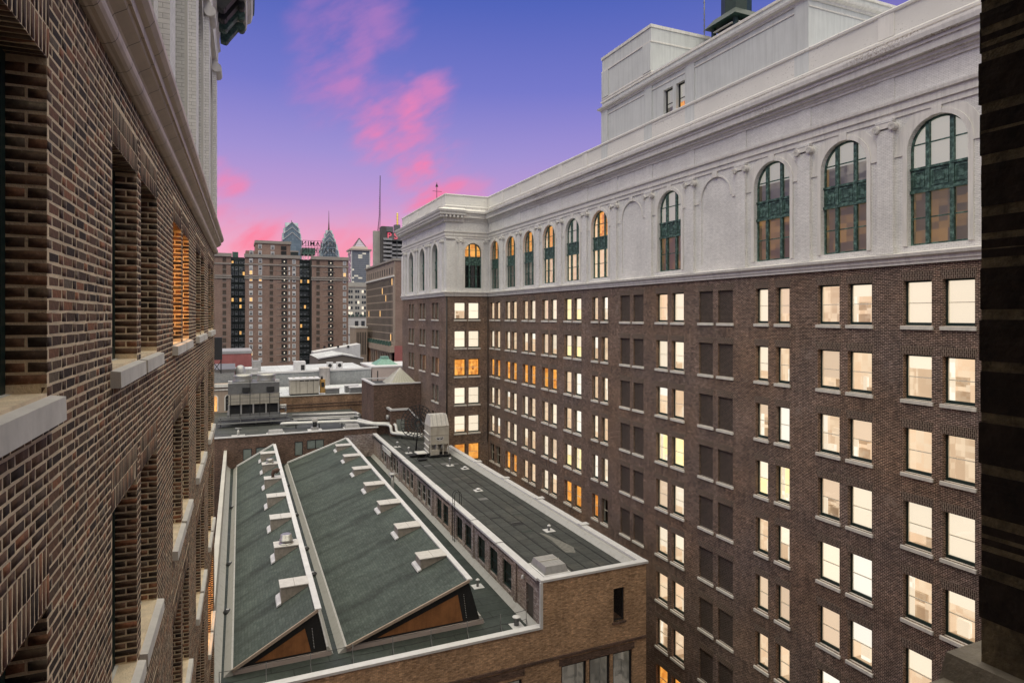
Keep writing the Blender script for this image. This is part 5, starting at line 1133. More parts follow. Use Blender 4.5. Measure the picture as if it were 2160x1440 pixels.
# twin-fan cooling tower on a steel dunnage
ct = thing('cooling_tower', 'large grey cooling tower with two round fan drums on steel beams', 'cooling tower', (2.9, 100, ZR)); A0, A1, B0, B1 = -.55, 6.25, 98.0, 103.0
MB().box(A0, A1, B0, B1, -11.0, -9.55).build('upper_casing', M_greymetal, ct); m = MB(); m.box(A0 + .05, A1 - .05, B0 + .05, B1, -12.55, -11.0); m.build('middle_casing', M_beige, ct)
MB().box(A0 + .1, A1 - .1, B0 + .6, B1, -13.9, -12.55).build('louvre_bay', M_dark, ct)
for x in (A0, A0 + 1.6, A0 + 3.2, A0 + 4.9, A1 - .2): MB().box(x, x + .2, B0 + .02, B0 + .6, -13.9, -12.55).build('corner_post', M_galv, ct)
MB().box(A0 - .1, A1 + .1, B0 - .1, B1, -14.35, -13.9).build('basin', M_greymetal, ct)
for x in (1.4, 4.6):
    m = MB(); m.lathe((x, 100.4, -9.55), [(1.28, 0), (1.32, .1), (1.22, .3), (1.2, .75), (1.28, .95), (1.22, .97), (1.1, .6), (1.05, .3)], 28); fd = m.build('fan_drum', M_steel, ct)
    m = MB()
    for k in range(6): a = k * math.pi / 3; m.beam((x, 100.4, -8.95), (x + 1.02 * math.cos(a), 100.4 + 1.02 * math.sin(a), -8.95), .22, .03)
    m.build('fan_blade', M_dark, fd); MB().box(x - .1, x + .9, B0 - .35, B0, -10.75, -10.15).build('motor', M_dark, ct)
for x in (A0, A1 - .55): MB().box(x, x + .55, B0 - .02, B0 + .7, -9.548, -9.2).build('deck_box', M_coping, ct)
for z in (-11.05, -11.6, -12.1, -9.2, -9.0): MB().beam((A0 - .2, B0 - .6, z), (A1 + .3, B0 - .6, z), .05).build('guard_rail', M_greymetal, ct)
for x in (A0 + .3, A0 + 1.5, A0 + 2.8, A0 + 4.1, A0 + 5.4, A1 - .1): MB().box(x, x + .09, B0 - .6, B0 - .51, -14.35, -9.0 if x == A0 + 2.8 else -11.0).build('rail_post', M_dark, ct)
for z in (-14.75, -15.1): MB().box(A0 - 1.2, A1 + 1.2, B0 - .4, B0 - .1, z, z + .22).build('dunnage_beam', M_greymetal, ct)
for x in (A0 - 1.0, 1.0, 3.0, 5.0, A1 + .9): MB().box(x, x + .12, B0 - .9, B0 - .8, ZR, -14.2).build('dunnage_post', M_greymetal, ct)
MB().box(A0 - 1.3, A1 + 1.3, B0 - 1.0, B0 - .7, -14.2, -14.1).build('walkway_rail', M_greymetal, ct); MB().box(A0 - 1.3, A1 + 1.3, B0 - 1.8, B0 - .9, -14.95, -14.87).build('walkway', M_greymetal, ct)
for z, y in ((-14.2, B0 + .4), (-13.4, B0 + 1.0), (-13.0, B0 + .6)): MB().tube([(A1, y, z), (A1 + .9, y, z), (A1 + .9, y, z - .6)], .16, 10).build('elbow_pipe', M_pipe, ct)
m = MB(); m.tube([(6.9, 97, ZR + .35), (8.4, 96.6, ZR + .35), (8.4, 94.8, ZR + .35)], .12, 8); m.box(6.9, 8.2, 94.6, 95.6, ZR + .1, ZR + .5); m.solo('valve_set', M_greymetal, (7.5, 95.5, ZR), 'dark valve set on the roof right of the cooling tower', 'valve')

# ================================================================== roofs behind
tan = thing('tan_parapet_building', 'tan rust-streaked brick building with white roof behind the pipes', 'building', (14, 118, -45))
m = MB(); m.face([(6.6, 108, -45), (30, 108, -45), (30, 108, -12.98), (6.6, 108, -12.98)]); m.face([(6.6, 108, -45), (6.6, 127, -45), (6.6, 127, -12.98), (6.6, 108, -12.98)]); m.build('brick_wall', M_tanpar, tan)
m = MB(); m.face([(6.6, 108, -13.3), (30, 108, -13.3), (30, 127, -13.3), (6.6, 127, -13.3)]); m.build('flat_roof', M_rooflt, tan)
MB().box(6.5, 30, 107.9, 108.3, -12.98, -12.85).build('coping', M_flash, tan); MB().box(6.5, 6.9, 108.3, 127, -12.98, -12.85).build('coping', M_flash, tan)
for z in (-14.35, -14.8): MB().box(6.5, 30, 107.9, 108, z, z + .14).build('string_course', M_brownbrick, tan)
t = thing('generator_enclosure', 'large beige louvred generator box on the white roof', 'generator', (11, 112.5, -13.3)); MB().box(8.75, 13.35, 111, 114, -12.9, -10.6).build('casing', M_beige, t); MB().box(8.6, 13.5, 110.85, 114.2, -10.6, -10.42).build('lid', M_coping, t); MB().box(8.8, 13.3, 111.1, 114, -13.3, -12.9).build('skid', M_dark, t)
for i, x in enumerate((9.65, 10.25, 11.4, 12.4)): MB().box(x, x + .04, 110.97, 111, -12.85, -10.65).build('panel_joint', M_dark, t)
for x in (10.3, 11.1, 11.9, 12.6): MB().box(x, x + .6, 110.97, 111, -10.85, -10.72).build('louvre', M_dark, t)
for i in range(4): MB().lathe((9.4 + i * 1.1, 112.5, -10.42), [(.2, 0), (.2, .12), (.05, .15)], 10).build('roof_cap', M_ventlid, t)
t = thing('ochre_unit', 'small ochre yellow machine standing right of the beige generator box', 'machine', (14.0, 112, -13.3)); MB().box(13.6, 14.4, 111.5, 112.6, -13.0, -10.75).build('casing', M_gold, t); MB().box(13.75, 14.25, 111.46, 111.5, -12.0, -11.2).build('grille', M_dark, t); MB().tube([(13.9, 112, -10.75), (13.9, 112, -10.2)], .18, 8).build('stack', M_dark, t)
for x0, x1, y0, lab in ((14.35, 16.5, 109.9, 'grey air conditioner box beside the ochre machine'), (18.3, 20.5, 109.9, 'grey air conditioner box next to the stair tower, front one'), (18.0, 20.2, 113.0, 'grey air conditioner box next to the stair tower, rear one')):
    t = thing('air_conditioner', lab, 'air conditioner', ((x0 + x1) / 2, y0 + .6, -13.3), 'roof air conditioners'); MB().box(x0, x1, y0, y0 + 1.3, -13.28, -12.2).build('casing', M_greymetal, t); MB().box(x0 - .1, x1 + .1, y0 - .1, y0 + 1.4, -12.2, -12.05).build('lid', M_coping, t)
gry = thing('grey_brick_building', 'long grey painted brick wall with white coping behind the tan roof', 'building', (14, 136, -45))
m = MB(); m.face([(.6, 128, -45), (25.4, 128, -45), (25.4, 128, -10.6), (.6, 128, -10.9)]); m.face([(.6, 128, -45), (.6, 150, -45), (.6, 150, -10.9), (.6, 128, -10.9)]); m.build('brick_wall', M_greyb, gry)
m = MB(); m.face([(.6, 128.3, -11.1), (25.4, 128.3, -10.8), (25.4, 150, -10.8), (.6, 150, -11.1)]); m.build('flat_roof', M_rooflt, gry); MB().beam((3.2, 128.1, -10.75), (25.4, 128.1, -10.45), .6, .35).build('coping', M_coping, gry); MB().box(.6, 3.2, 127.9, 128.3, -10.88, -10.75).build('coping', M_coping, gry)
MB().lathe((16.3, 127.2, -13.9), [(1.0, 0), (1.0, 3.7), (1.08, 3.75), (1.08, 3.95), (.9, 4.0)], 18).build('round_chimney', plain('rust_streaked_white', (.5, .46, .44), .8, var=.3, sc=1, streak=.45), gry)
p_ = MB().box(11.3, 13.4, 133, 136, -11.1, -9.1).build('penthouse', M_coping, gry); MB().box(12.5, 13.2, 132.96, 133, -11.0, -9.75).build('door', M_dark, p_)
MB().box(3.6, 5.2, 136, 138, -11.1, -8.9).build('roof_box', M_galv, gry); MB().box(1.6, 4.6, 132, 134, -11.1, -10.2).build('roof_box', M_galv, gry)
for x in (18.2, 20.1):
    t = thing('condenser', 'small white condenser on the grey roof, %s one' % ('left' if x < 19 else 'right'), 'condenser', (x, 134, -10.85), 'small condensers'); MB().box(x - .6, x + .6, 133.6, 134.4, -10.85, -9.4).build('casing', M_coping, t); MB().tube([(x, 133.58, -10.1), (x, 133.6, -10.1)], .38, 14).build('fan_grille', M_dark, t)
shed = thing('lantern_building', 'grey rendered building with green copper roof lantern beside the stair tower', 'building', (29, 132, -45)); MB().box(25.6, 40, 128, 140, -45, -10.35).build('wall', M_pink, shed); MB().box(25.45, 40.1, 127.9, 140.1, -10.35, -10.1).build('coping', M_coping, shed)
MB().box(26.6, 26.8, 127.97, 128, -13, -11).build('slit_window', M_dark, shed)
m = MB(); m.hexa([(26.9, 131, -10.1), (31.6, 131, -10.1), (31.6, 136, -10.1), (26.9, 136, -10.1)], [(28.6, 132.6, -8.9), (29.9, 132.6, -8.9), (29.9, 134.4, -8.9), (28.6, 134.4, -8.9)]); m.box(28.5, 30.0, 132.5, 134.5, -8.9, -8.5); m.build('copper_lantern', plain('bright_verdigris', (.16, .30, .25), .6, var=.4, sc=2), shed)
lf = thing('grey_hip_building', 'low grey rendered building with dark roof edge behind the cooling tower', 'building', (-3, 126, -45)); MB().box(-14, .4, 120, 134, -45, -9.6).build('wall', M_greyb, lf); MB().box(-14.1, .5, 119.9, 134.1, -9.6, -9.15).build('roof_edge', M_greymetal, lf)
for x, y, lab in ((1.4, 129.6, 'pale blue roof fan housing behind the left fan drum'),): m = MB(); m.lathe((x, y, -10.9), [(.9, 0), (.9, 1.0), (.5, 1.6), (.2, 1.7)], 14); m.solo('roof_fan', M_galv, (x, y, -10.9), lab, 'roof fan')
rd = thing('red_brick_house', 'small red painted block with white top edge below the brown hotel', 'building', (-2, 160, -45)); MB().box(-12, 4.0, 156, 170, -45, -8.5).build('wall', M_red, rd); MB().box(-12.1, 4.1, 155.9, 170, -8.5, -7.9).build('coping', M_galv, rd)
m = MB(); m.lathe((-1.6, 152.5, -14), [(.1, 0), (.1, 2.2)], 8); m.lathe((-1.6, 152.4, -11.9), [(.1, 0), (.55, .2), (.7, .5)], 14); m.solo('small_dish', M_coping, (-1.6, 152.5, -14), 'small white satellite dish in front of the red block', 'satellite dish')
ter = thing('arched_terracotta_building', 'cream terracotta house with round-headed windows left of the cooling tower', 'building', (-3, 113, -45)); MB().box(-12, .3, 112, 119, -45, -11.4).build('wall', M_warmst, ter); MB().box(-12, .45, 111.7, 112, -11.4, -10.9).build('cornice', M_stone, ter); MB().box(-12, .4, 111.85, 112, -11.9, -11.7).build('band', M_stone, ter)
for x, mt in ((-2.55, L_orange), (-.65, M_darkroom)):
    m = MB(); A = [(x - .35, -15.2)] + arch_pts(x, .35, -13.1, 8) + [(x + .35, -15.2)]; m.face([(a, 111.98, b) for a, b in A]); w_ = m.build('arched_window', mt, ter); m = MB(); arch_ring(m, FY(112), x, .352, .5, -13.1, -.08, n=8, sill=-15.2); m.build('surround', M_stone, w_)
tank = thing('water_tank', 'black water tank on a braced steel stand beyond the end of the left wing', 'water tank', (-2.4, 117.4, -9.6)); MB().box(-3.2, -1.55, 116.5, 118.3, -7.3, -3.6).build('tank', M_dark, tank)
for x in (-3.1, -1.8): MB().box(x, x + .16, 116.8, 116.96, -9.6, -7.3).build('leg', M_dark, tank)
MB().beam((-3.0, 116.9, -9.4), (-1.7, 116.9, -7.5), .1).build('brace', M_dark, tank); MB().beam((-3.0, 116.7, -7.5), (-1.7, 116.7, -9.4), .1).build('brace', M_dark, tank)
wh = thing('gabled_warehouse', 'grey brown warehouse with shallow white-edged gable in front of the hotel', 'building', (26, 180, -45)); gp = [(20.2, -45), (31.6, -45), (31.6, -11.2), (26.3, -10.1), (20.2, -11.0)]
m = MB(); m.face([(x, 170, z) for x, z in gp]); m.face([(20.2, 170, -45), (20.2, 190, -45), (20.2, 190, -11), (20.2, 170, -11)]); m.build('wall', plain('brown_grey_render', (.15, .13, .115), .9, var=.2, sc=.3), wh); m = MB(); m.face([(20.2, 170, -11), (26.3, 170, -10.1), (26.3, 190, -10.1), (20.2, 190, -11)]); m.face([(26.3, 170, -10.1), (31.6, 170, -11.2), (31.6, 190, -11.2), (26.3, 190, -10.1)]); m.build('roof', M_rooflt, wh)
MB().beam((20.1, 169.9, -10.95), (26.3, 169.9, -10.05), .3).build('verge', M_coping, wh); MB().beam((26.3, 169.9, -10.05), (31.7, 169.9, -11.15), .3).build('verge', M_coping, wh)
ww = thing('white_walled_building', 'long white walled roof building behind the gabled warehouse', 'building', (27, 200, -45)); m = MB(); m.hexa([(22.3, 198, -45), (36.0, 198, -45), (36, 205, -45), (22.3, 205, -45)], [(22.3, 198, -10.8), (36.0, 198, -8.6), (36, 205, -8.6), (22.3, 205, -10.8)]); m.build('wall', M_coping, ww)
for x in (25.0, 29.0, 32.0): MB().box(x, x + .6, 197.7, 198, -9.6, -9.0).build('roof_vent', M_dark, ww)

# ================================================================== the brown hotel and the skyline
hot = thing('hotel_tower', 'broad brown brick hotel with stone bands and recessed dark courts', 'building', (20, 280, -45)); HY = 270.0
MB().box(-24, -.5, HY, HY + 24, -45, 23.5).build('left_block', M_hotel, hot); MB().box(4.6, 24.8, HY, HY + 24, -45, 23.5).build('centre_block', M_hotel, hot); MB().box(29.6, 44.1, HY, HY + 24, -45, 23.6).build('right_block', M_hotel, hot)
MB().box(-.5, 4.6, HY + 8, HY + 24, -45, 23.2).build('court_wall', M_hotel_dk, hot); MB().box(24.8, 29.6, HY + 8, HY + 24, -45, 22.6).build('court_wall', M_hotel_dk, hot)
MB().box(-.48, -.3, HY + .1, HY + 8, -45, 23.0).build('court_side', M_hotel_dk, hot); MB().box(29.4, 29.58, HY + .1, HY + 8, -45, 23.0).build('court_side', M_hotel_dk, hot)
for x0, x1 in ((-24.1, -.4), (4.5, 24.9), (29.5, 44.2)):
    for z0, z1, p in ((22.9, 24.2, .5), (18.7 + 1.25, 18.7 + 1.75, .25), (14.45, 14.95, .3), (15.25, 15.75, .3)): MB().box(x0 - p * .5, x1 + p * .5, HY - p, HY + 1, z0, z1).build('stone_band', M_hband, hot)
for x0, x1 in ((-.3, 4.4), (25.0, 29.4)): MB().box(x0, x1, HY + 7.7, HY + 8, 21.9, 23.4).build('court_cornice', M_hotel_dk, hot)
pt_ = MB().box(8.5, 21.6, HY + 3, HY + 18, 24.2, 28.9).build('penthouse', M_hotel, hot); MB().box(8.2, 21.9, HY + 2.6, HY + 18.2, 28.9, 30.0).build('cornice', M_hband, pt_)
MB().box(4.8, 8.5, HY + 2, HY + 14, 24.2, 25.7).build('penthouse', M_hotel, hot); MB().box(21.6, 24.6, HY + 3, HY + 14, 24.2, 25.9).build('penthouse', M_hotel_dk, hot); MB().box(21.5, 24.8, HY + 2.9, HY + 14, 25.9, 26.4).build('penthouse_roof', M_hband, hot)
MB().box(0, 2.2, HY + 9, HY + 12, 23.2, 25.6).build('roof_box', M_copper, hot); MB().box(26.4, 31.6, HY + 6, HY + 14, 25.4, 28.0).build('plant_screen', M_copper, hot)
for x in (27.0, 28.6, 30.2): MB().box(x, x + .25, HY + 6, HY + 6.2, 23, 25.4).build('screen_leg', M_coping, hot)
rowz = [21.66, 18.86] + [16.95 - 2.64 * i for i in range(14)]
def hwin(w, h, fm, pm, key):
    k = ('h', key)
    if k not in CACHE:
        m = MB(); t = .16 * w; m.box(-w / 2, w / 2, -.12, .05, -h / 2, h / 2); m.face([(-w / 2 + t, -.13, -h / 2 + t), (w / 2 - t, -.13, -h / 2 + t), (w / 2 - t, -.13, -.06), (-w / 2 + t, -.13, -.06)], 1); m.face([(-w / 2 + t, -.13, .06), (w / 2 - t, -.13, .06), (w / 2 - t, -.13, h / 2 - t), (-w / 2 + t, -.13, h / 2 - t)], 2)
        CACHE[k] = m.mesh('hotel_window', [fm, *pm])
    return CACHE[k]
M_panel = plain('pale_blind', (.30, .31, .33), .4, var=.3, sc=.7); L_hot = emis('hotel_lamp', (1.0, .52, .14), 1.0, .25); M_paled = plain('dim_blind', (.24, .27, .29), .3, var=.4, sc=.6)
VAR = [(M_paned, M_panel), (M_panel, M_panel), (M_paned, M_winwhite), (M_panel, M_winwhite), (L_hot, L_hot)]
DVAR = [(M_paned, M_paled), (M_paled, M_paned), (M_paned, M_paned), (L_hot, L_hot)]
hr = random.Random(5)
for zi, z in enumerate(rowz):
    for x in (6.7, 10.1, 22.7, 42.6):
        v = 4 if hr.random() < .09 or (x == 6.7 and zi in (2, 3)) else hr.randrange(4); link('window', hwin(1.35, 1.75, M_winwhite, VAR[v], ('w', v)), hot, (x, HY, z))
    for x in (19.0, 37.0):
        o = link('balcony_window', hwin(2.1, 1.6, M_dark, (M_darkroom, M_darkroom), 'dk'), hot, (x, HY, z)); OFF[o] = Vector(); m = CACHE.setdefault('lamp', MB().box(-.15, .25, -.2, -.13, -.25, .2).mesh('wall_lamp', L_cream)); link('lamp', m, o)
        link('sill', CACHE.setdefault('hsill', MB().box(-1.6, 1.6, -.25, 0, -.95, -.8).mesh('sill', M_hband)), o)
    for xs in ((.1, 1.5, 3.0, 4.2), (26.0, 27.5, 28.8)):
        for x in xs: v = 3 if hr.random() < .12 else hr.randrange(3); link('window', hwin(1.05, 1.6, M_paled, DVAR[v], ('d', v)), hot, (x + (.2 if x > 20 else 0), HY + 8, z))
    for x in (-2.8, 14.2, 16.8, 32.0, 34.6): link('sill', CACHE.setdefault('bsill', MB().box(-.75, .75, -.12, 0, -.08, .08).mesh('sill', M_hband)), hot, (x, HY, z - .95)) if zi else None
    for x in (-2.8, 14.2, 32.0): link('blind_recess', CACHE.setdefault('brec', MB().box(-.65, .65, -.03, .0, -.85, .85).mesh('blind_recess', M_blind)), hot, (x, HY, z))
    if zi > 0: link('window', CACHE.setdefault('slim', MB().box(-.3, .3, -.1, 0, -.7, .7).mesh('slim_window', M_winwhite)), hot, (20.9, HY, z))
for x, z in ((10.1, 27.6), (10.1, 25.1), (14.8, 27.4), (14.8, 25.0)): link('window', hwin(1.2, 1.5, M_winwhite, VAR[0], ('w', 0)), hot, (x, HY + 3, z))
for z in (27.3, 25.3): link('balcony_window', hwin(2.1, 1.6, M_dark, (M_darkroom, M_darkroom), 'dk'), hot, (19.0, HY + 3, z))
link('window', hwin(1.35, 1.5, M_winwhite, VAR[0], ('w', 0)), hot, (6.9, HY + 2, 25.0))
# roof-top letter sign, seen from behind
def text_mesh(body, size, mat, depth=.1, mirror=False, spacing=1.0):
    cu = bpy.data.curves.new('lettering', 'FONT'); cu.body = body; cu.size = size; cu.extrude = depth; cu.align_x = 'CENTER'; cu.space_character = spacing; cu.offset = size * .004
    ob = bpy.data.objects.new('lettering', cu); COL.objects.link(ob); dg = bpy.context.evaluated_depsgraph_get(); me = bpy.data.meshes.new_from_object(ob.evaluated_get(dg)); bpy.data.objects.remove(ob)
    co = np.zeros(len(me.vertices) * 3); me.vertices.foreach_get('co', co); co = co.reshape(-1, 3); n = np.empty_like(co)
    n[:, 0] = -co[:, 0] if mirror else co[:, 0]; n[:, 1] = -co[:, 2]; n[:, 2] = co[:, 1]
    me.vertices.foreach_set('co', n.ravel()); me.materials.clear(); me.materials.append(mat); me.update(); return me
sg = thing('rooftop_sign', 'black openwork rooftop letter sign on steel frame, seen from behind', 'sign', (33.2, 276, 23.6))
for body, z, sp, nm in (('BENJAMIN', 29.1, 1.22, 'upper_lettering'), ('FRANKLIN', 26.3, 1.15, 'lower_lettering')):
    me = text_mesh(body, 2.6, M_dark, .08, True, sp); link(nm, me, sg, (33.1, 276, z))
for z in (31.2, 29.0, 28.2, 26.1, 25.2): MB().beam((26.6, 276.3, z), (39.8, 276.3, z), .13).build('rail', M_dark, sg)
for i in range(12): x = 26.7 + i * 1.18; MB().beam((x, 276.4, 23.6), (x, 276.4, 31.2), .10).build('post', M_dark, sg)
for i in range(0, 11): x = 26.7 + i * 1.18; MB().beam((x, 276.5, 25.2), (x + 1.18, 276.5, 28.2), .07).build('brace', M_dark, sg)
# long office block with portico on the right of the gap
lb = thing('long_stone_block', 'long warm stone office block with narrow window strips and lit portico', 'building', (47, 222, -45)); LX, L0, L1, LT = 47.0, 200.0, 246.5, 17.5
MB().box(LX + .3, LX + 30, L0, L1, -45, LT).build('brick_end', M_hotel, lb); MB().box(LX, LX + .3, L0 - .05, L1, -9.5, LT + .2).build('stone_face', M_warmst, lb)
MB().box(LX - .5, LX + 30, L0 - .3, L1 + .2, LT, LT + .6).build('cornice', M_hband, lb); MB().box(LX - .35, LX, L0, L1, 12.4, 12.9).build('stone_band', M_stone, lb); MB().box(LX - .5, LX, L0, L1, -9.6, -8.6).build('stone_band', M_warmst, lb)
MB().box(LX + .0, LX + 30, L0 - .12, L0 - .06, -45, -9.5).build('pink_end', M_red, lb)
for i in range(24):
    y = L0 + 3.2 + i * 1.8
    for r in range(9):
        z0 = 9.9 - r * 2.55 if r < 8 else 13.4
        if r == 8 and i % 2: continue
        k = ('lb', r == 8)
        if k not in CACHE: CACHE[k] = MB().box(-.02, .02, -.55, .55, 0, 2.15).mesh('strip_window', M_darkroom)
        if 'lbl' not in CACHE: CACHE['lbl'] = MB().box(-.06, .02, -.42, .42, 0, 2.05).mesh('strip_window', L_hot)
        if r < 8 and (i + r * 3) % 11 == 0 and hr.random() < .5: link('window', CACHE['lbl'], lb, (LX, y, z0))
        else: link('window', CACHE[k], lb, (LX, y, z0))
for i in range(25): MB().box(LX - .05, LX, L0 + 2.2 + i * 1.8, L0 + 2.5 + i * 1.8, -8.6, 12.4).build('mullion', M_warmst, lb)
MB().box(LX - 1.4, LX + .3, L0 - .1, L1, -11.6, -9.6).build('entablature', M_warmst, lb); MB().box(LX + .3, LX + .5, L0, L1, -24, -11.6).build('portico_wall', M_warmst, lb)
for i in range(12): y = L0 + 2 + i * 3.8; MB().lathe((LX - .6, y, -24), [(.62, 0), (.55, 1), (.48, 11.8), (.7, 12.1), (.7, 12.4)], 12).build('column', M_warmst, lb)
for i in range(10): MB().box(LX - 1.42, LX - .6, L0 + 2 + i * 4.2, L0 + 3.4 + i * 4.2, -9.6, -8.2).build('planter', M_copper, lb)
for y in (222, 234): MB().box(LX - .1, LX + .3, y, y + .7, -22, -13).build('portico_lamp', L_strong if False else L_orange, lb)
nb = thing('pilastered_building', 'narrow stone building with tall flutes between the hotel and the long block', 'building', (43, 238, -45)); MB().box(40.8, 45.0, 234, 246, -45, -4.4).build('wall', M_warmst, nb); MB().box(40.6, 45.2, 233.8, 246, -4.4, -3.9).build('cornice', M_stone, nb)
for i in range(6): MB().box(41.25 + i * .6, 41.5 + i * .6, 233.9, 234, -14, -5.9).build('recess', M_dark, nb)
wb_ = thing('white_terrace_building', 'white building with roof terrace in the gap beside the hotel', 'building', (58, 335, -45)); MB().box(53.5, 66, 330, 345, -45, -1.5).build('wall', M_coping, wb_); MB().box(53.4, 66, 329.7, 330, -9.5, -9.0).build('band', M_galv, wb_)
for x in (57.2, 60.4): MB().box(x, x + 1.8, 329.9, 330, -7.0, -2.6).build('window', M_paned, wb_)
for z in (-12, -15.2, -18.4): MB().box(56, 56.7, 329.9, 330, z - 1.4, z).build('window', M_dark, wb_)
MB().box(53.5, 66, 330.2, 330.4, -1.5, -.6).build('terrace_rail', M_galv, wb_)
for i in range(5): MB().lathe((54.6 + i * 2.1, 333, -1.5), [(.8, 0), (1.0, 1.2), (.6, 2.2), (.1, 2.6)], 8).build('terrace_plant', M_green, wb_)
bo_ = thing('beige_office', 'beige office block with punched windows between hotel and long block', 'building', (62, 360, -45)); MB().box(56, 76, 355, 375, -45, 18.4).build('wall', M_concrete, bo_); MB().box(55.7, 76, 354.6, 355, 15.6, 16.3).build('band', M_hband, bo_)
for r in range(7):
    for i in range(7):
        k = 'bow' if hr.random() > .15 else 'bol'
        if k not in CACHE: CACHE[k] = MB().box(-.5, .5, -.08, .02, 0, 1.5).mesh('office_window', M_paned if k == 'bow' else L_cream)
        link('window', CACHE[k], bo_, (58.6 + i * 1.25 + (i // 2) * 1.1, 355, 12.6 - r * 3.0))
# two chevron-crowned glass towers
def chevron(name, x, y, w, tiers, spire, label):
    t = thing(name, label, 'skyscraper', (x, y, -45)); d = w; z0 = tiers[0][1]
    MB().box(x - w / 2, x + w / 2, y, y + d, -45, z0).build('shaft', M_tglass, t); MB().box(x - w * .32, x + w * .32, y - 1.2, y, -45, z0 + w * .10).build('centre_bay', M_tglass, t)
    for i, (ww, za, zb, zp) in enumerate(tiers):
        m = MB(); cy = y + d / 2
        for f in range(4):
            a = f * math.pi / 2; ca, sa = math.cos(a), math.sin(a); rot = lambda u, v: (x + u * ca - v * sa, cy + u * sa + v * ca)
            q = [(-ww / 2, za), (ww / 2, za), (ww / 2, zb), (0, zp), (-ww / 2, zb)]
            m.face([(*rot(u, -ww / 2), z) for u, z in q])
            m.face([(*rot(-ww / 2, -ww / 2), zb), (*rot(0, -ww / 2), zp), (x, cy, zp)]); m.face([(*rot(0, -ww / 2), zp), (*rot(ww / 2, -ww / 2), zb), (x, cy, zp)])
        o = m.build('crown_tier', M_tglass, t)
        for s_ in (-1, 1): MB().beam((x + s_ * ww / 2, cy - ww / 2 - .4, zb), (x, cy - ww / 2 - .4, zp), 1.0, .8).build('chevron_edge', M_coping, o)
    zt = tiers[-1][3]; m = MB(); m.lathe((x, y + d / 2, zt - 3), [(w * .06, 0), (w * .035, spire * .2), (w * .018, spire * .5), (.25, spire)], 8); m.build('spire', plain('bronze_spire', (.10, .07, .045), .5, .3, var=.2), t)
chevron('chevron_tower', 81.7, 1000, 27.0, [(27.0, 100, 112, 124), (23.5, 108, 122, 132), (18.5, 118, 131, 140)], 7, 'bluish glass tower with a blunt gabled crown behind the hotel roof')
chevron('chevron_tower', 150.0, 1100, 32.0, [(32.0, 85, 96, 112), (27, 98, 109, 122), (21.5, 110, 120, 131), (16.0, 120, 129, 139), (11.0, 130, 137, 145)], 36, 'stepped glass tower with a needle spire behind the rooftop letter sign')
# pyramid-topped tower
pyr = thing('pyramid_tower', 'grey office tower with a lit glass pyramid on top', 'skyscraper', (218, 1215, -45)); MB().box(201, 236, 1200, 1235, -45, 121).build('shaft', M_office, pyr); MB().box(198.5, 238.5, 1197.5, 1237, 121, 124).build('cornice', M_pink, pyr); MB().box(205, 232, 1203, 1230, 124, 129).build('drum', emis('warm_lit_stone', (.60, .45, .38), .6, .05), pyr)
for x in (201.8, 235.2): MB().box(x - 1, x + 1, 1198.6, 1199.9, 20, 121).build('corner_strip', M_coping, pyr)
m = MB(); A_ = [(208, 1206, 129), (229.5, 1206, 129), (229.5, 1227, 129), (208, 1227, 129)]; ap = (218.7, 1216, 146)
for i in range(4): m.face([A_[i], A_[(i + 1) % 4], ap])
p_ = m.build('pyramid', emis('violet_lit_glass', (.50, .40, .60), .55, .05), pyr)
for i in range(4): MB().beam(A_[i], ap, 1.3).build('hip_bar', plain('hip_metal', (.12, .07, .09), .6), p_)
for i in (1, 2, 3):
    f = i / 4; a = Vector(A_[0]).lerp(Vector(ap), f); b = Vector(A_[1]).lerp(Vector(ap), f); MB().beam(a, b, .7).build('pyramid_rail', M_winwhite, p_)
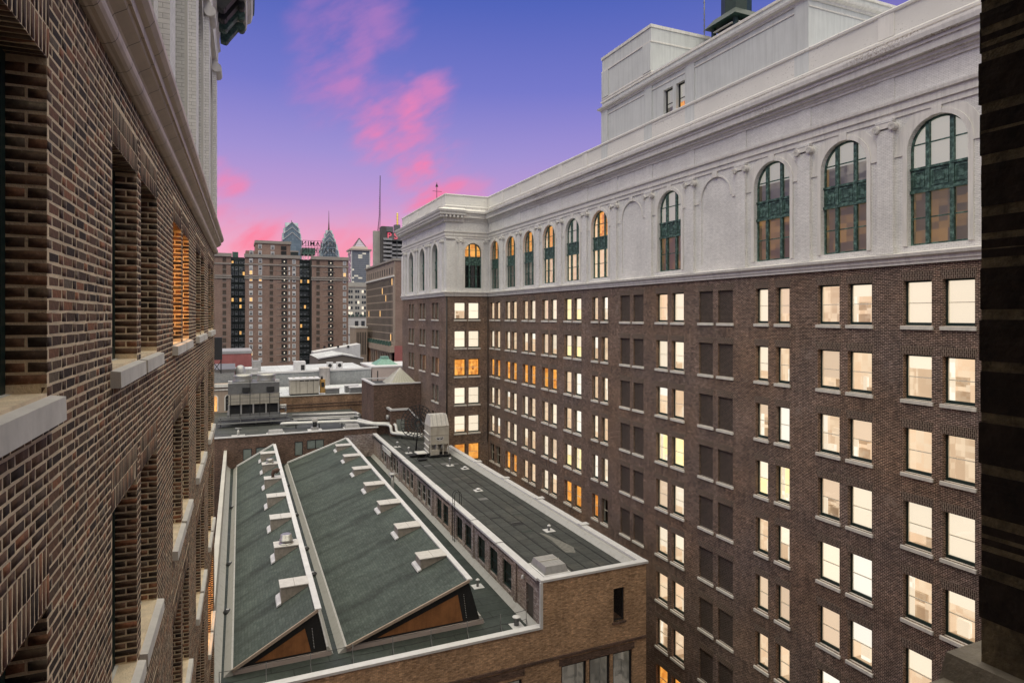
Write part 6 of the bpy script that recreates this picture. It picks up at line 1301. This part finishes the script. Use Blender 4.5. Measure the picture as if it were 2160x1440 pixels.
# banded slab with red letters
ps = thing('banded_slab_tower', 'dark banded slab tower with red roof letters and mast', 'skyscraper', (98, 435, -45)); MB().box(90.2, 93.4, 420, 427, -45, 59).build('service_core', plain('core_brick', (.10, .09, .09), .8, var=.2), ps); MB().box(86.0, 90.2, 425, 428, -45, 56.5).build('rear_slab', M_concrete, ps)
MB().box(93.4, 130, 424, 450, -45, 52).build('slab', M_dark, ps)
for i in range(13): MB().box(91.3, 97.0, 419.0, 424, 50.0 - i * 2.75, 51.4 - i * 2.75).build('spandrel', M_galv, ps); MB().box(97.0, 130, 422.4, 424, 46.6 - i * 2.75, 48.0 - i * 2.75).build('spandrel', M_galv, ps)
for x in (97.2, 100.8, 104.4, 108): MB().box(x, x + .4, 421.9, 422.4, -20, 50).build('pier', M_greymetal, ps)
MB().box(93.4, 130, 421.5, 424, 50.2, 55.6).build('sign_parapet', M_greymetal, ps)
for i, ch in enumerate('PSFS'): link('sign_letter', text_mesh(ch, 5.8, emis('red_neon_%d' % i, (1.0, .06, .16), .75, 0), .15), ps, (95.6 + i * 4.4, 421.2, 51.2))
MB().box(100.0, 103.7, 424, 428, 55.6, 61.2).build('roof_house', M_greymetal, ps); MB().box(90.3, 98, 420.2, 424, 55.65, 59.2).build('plant_house', M_greymetal, ps)
ma = thing('lattice_mast', 'tall thin lattice broadcast mast on the banded tower', 'mast', (89.6, 430, 59))
for a, b in ((-.5, -.5), (.5, -.5), (0, .5)): MB().tube([(90.6 + a * 1.6, 432 + b, 57), (91.6 + a * .8, 432 + b * .5, 68), (91.8 + a * .3, 432, 95)], [.14, .12, .08], 5).build('leg', M_dark, ma)
for i in range(26): z = 58 + i * 1.4; MB().beam((90.7 + i * .04 - .5 * (1 - i / 30), 432, z), (90.8 + i * .04 + .5 * (1 - i / 30), 432, z + 1.2), .13).build('brace', M_dark, ma)
yl = thing('yellow_mast', 'short yellow lit mast standing right of the red letters', 'mast', (102.5, 428, 61)); MB().tube([(102.4, 427, 61.2), (102.4, 427, 69.6)], .5, 8).build('tube', emis('yellow_lamps', (1.0, .72, .10), .9, 0), yl)
for i in range(8): MB().box(101.7, 103.1, 426.3, 427.7, 61.8 + i * 1.0, 62.05 + i * 1.0).build('ring', M_gold, yl)
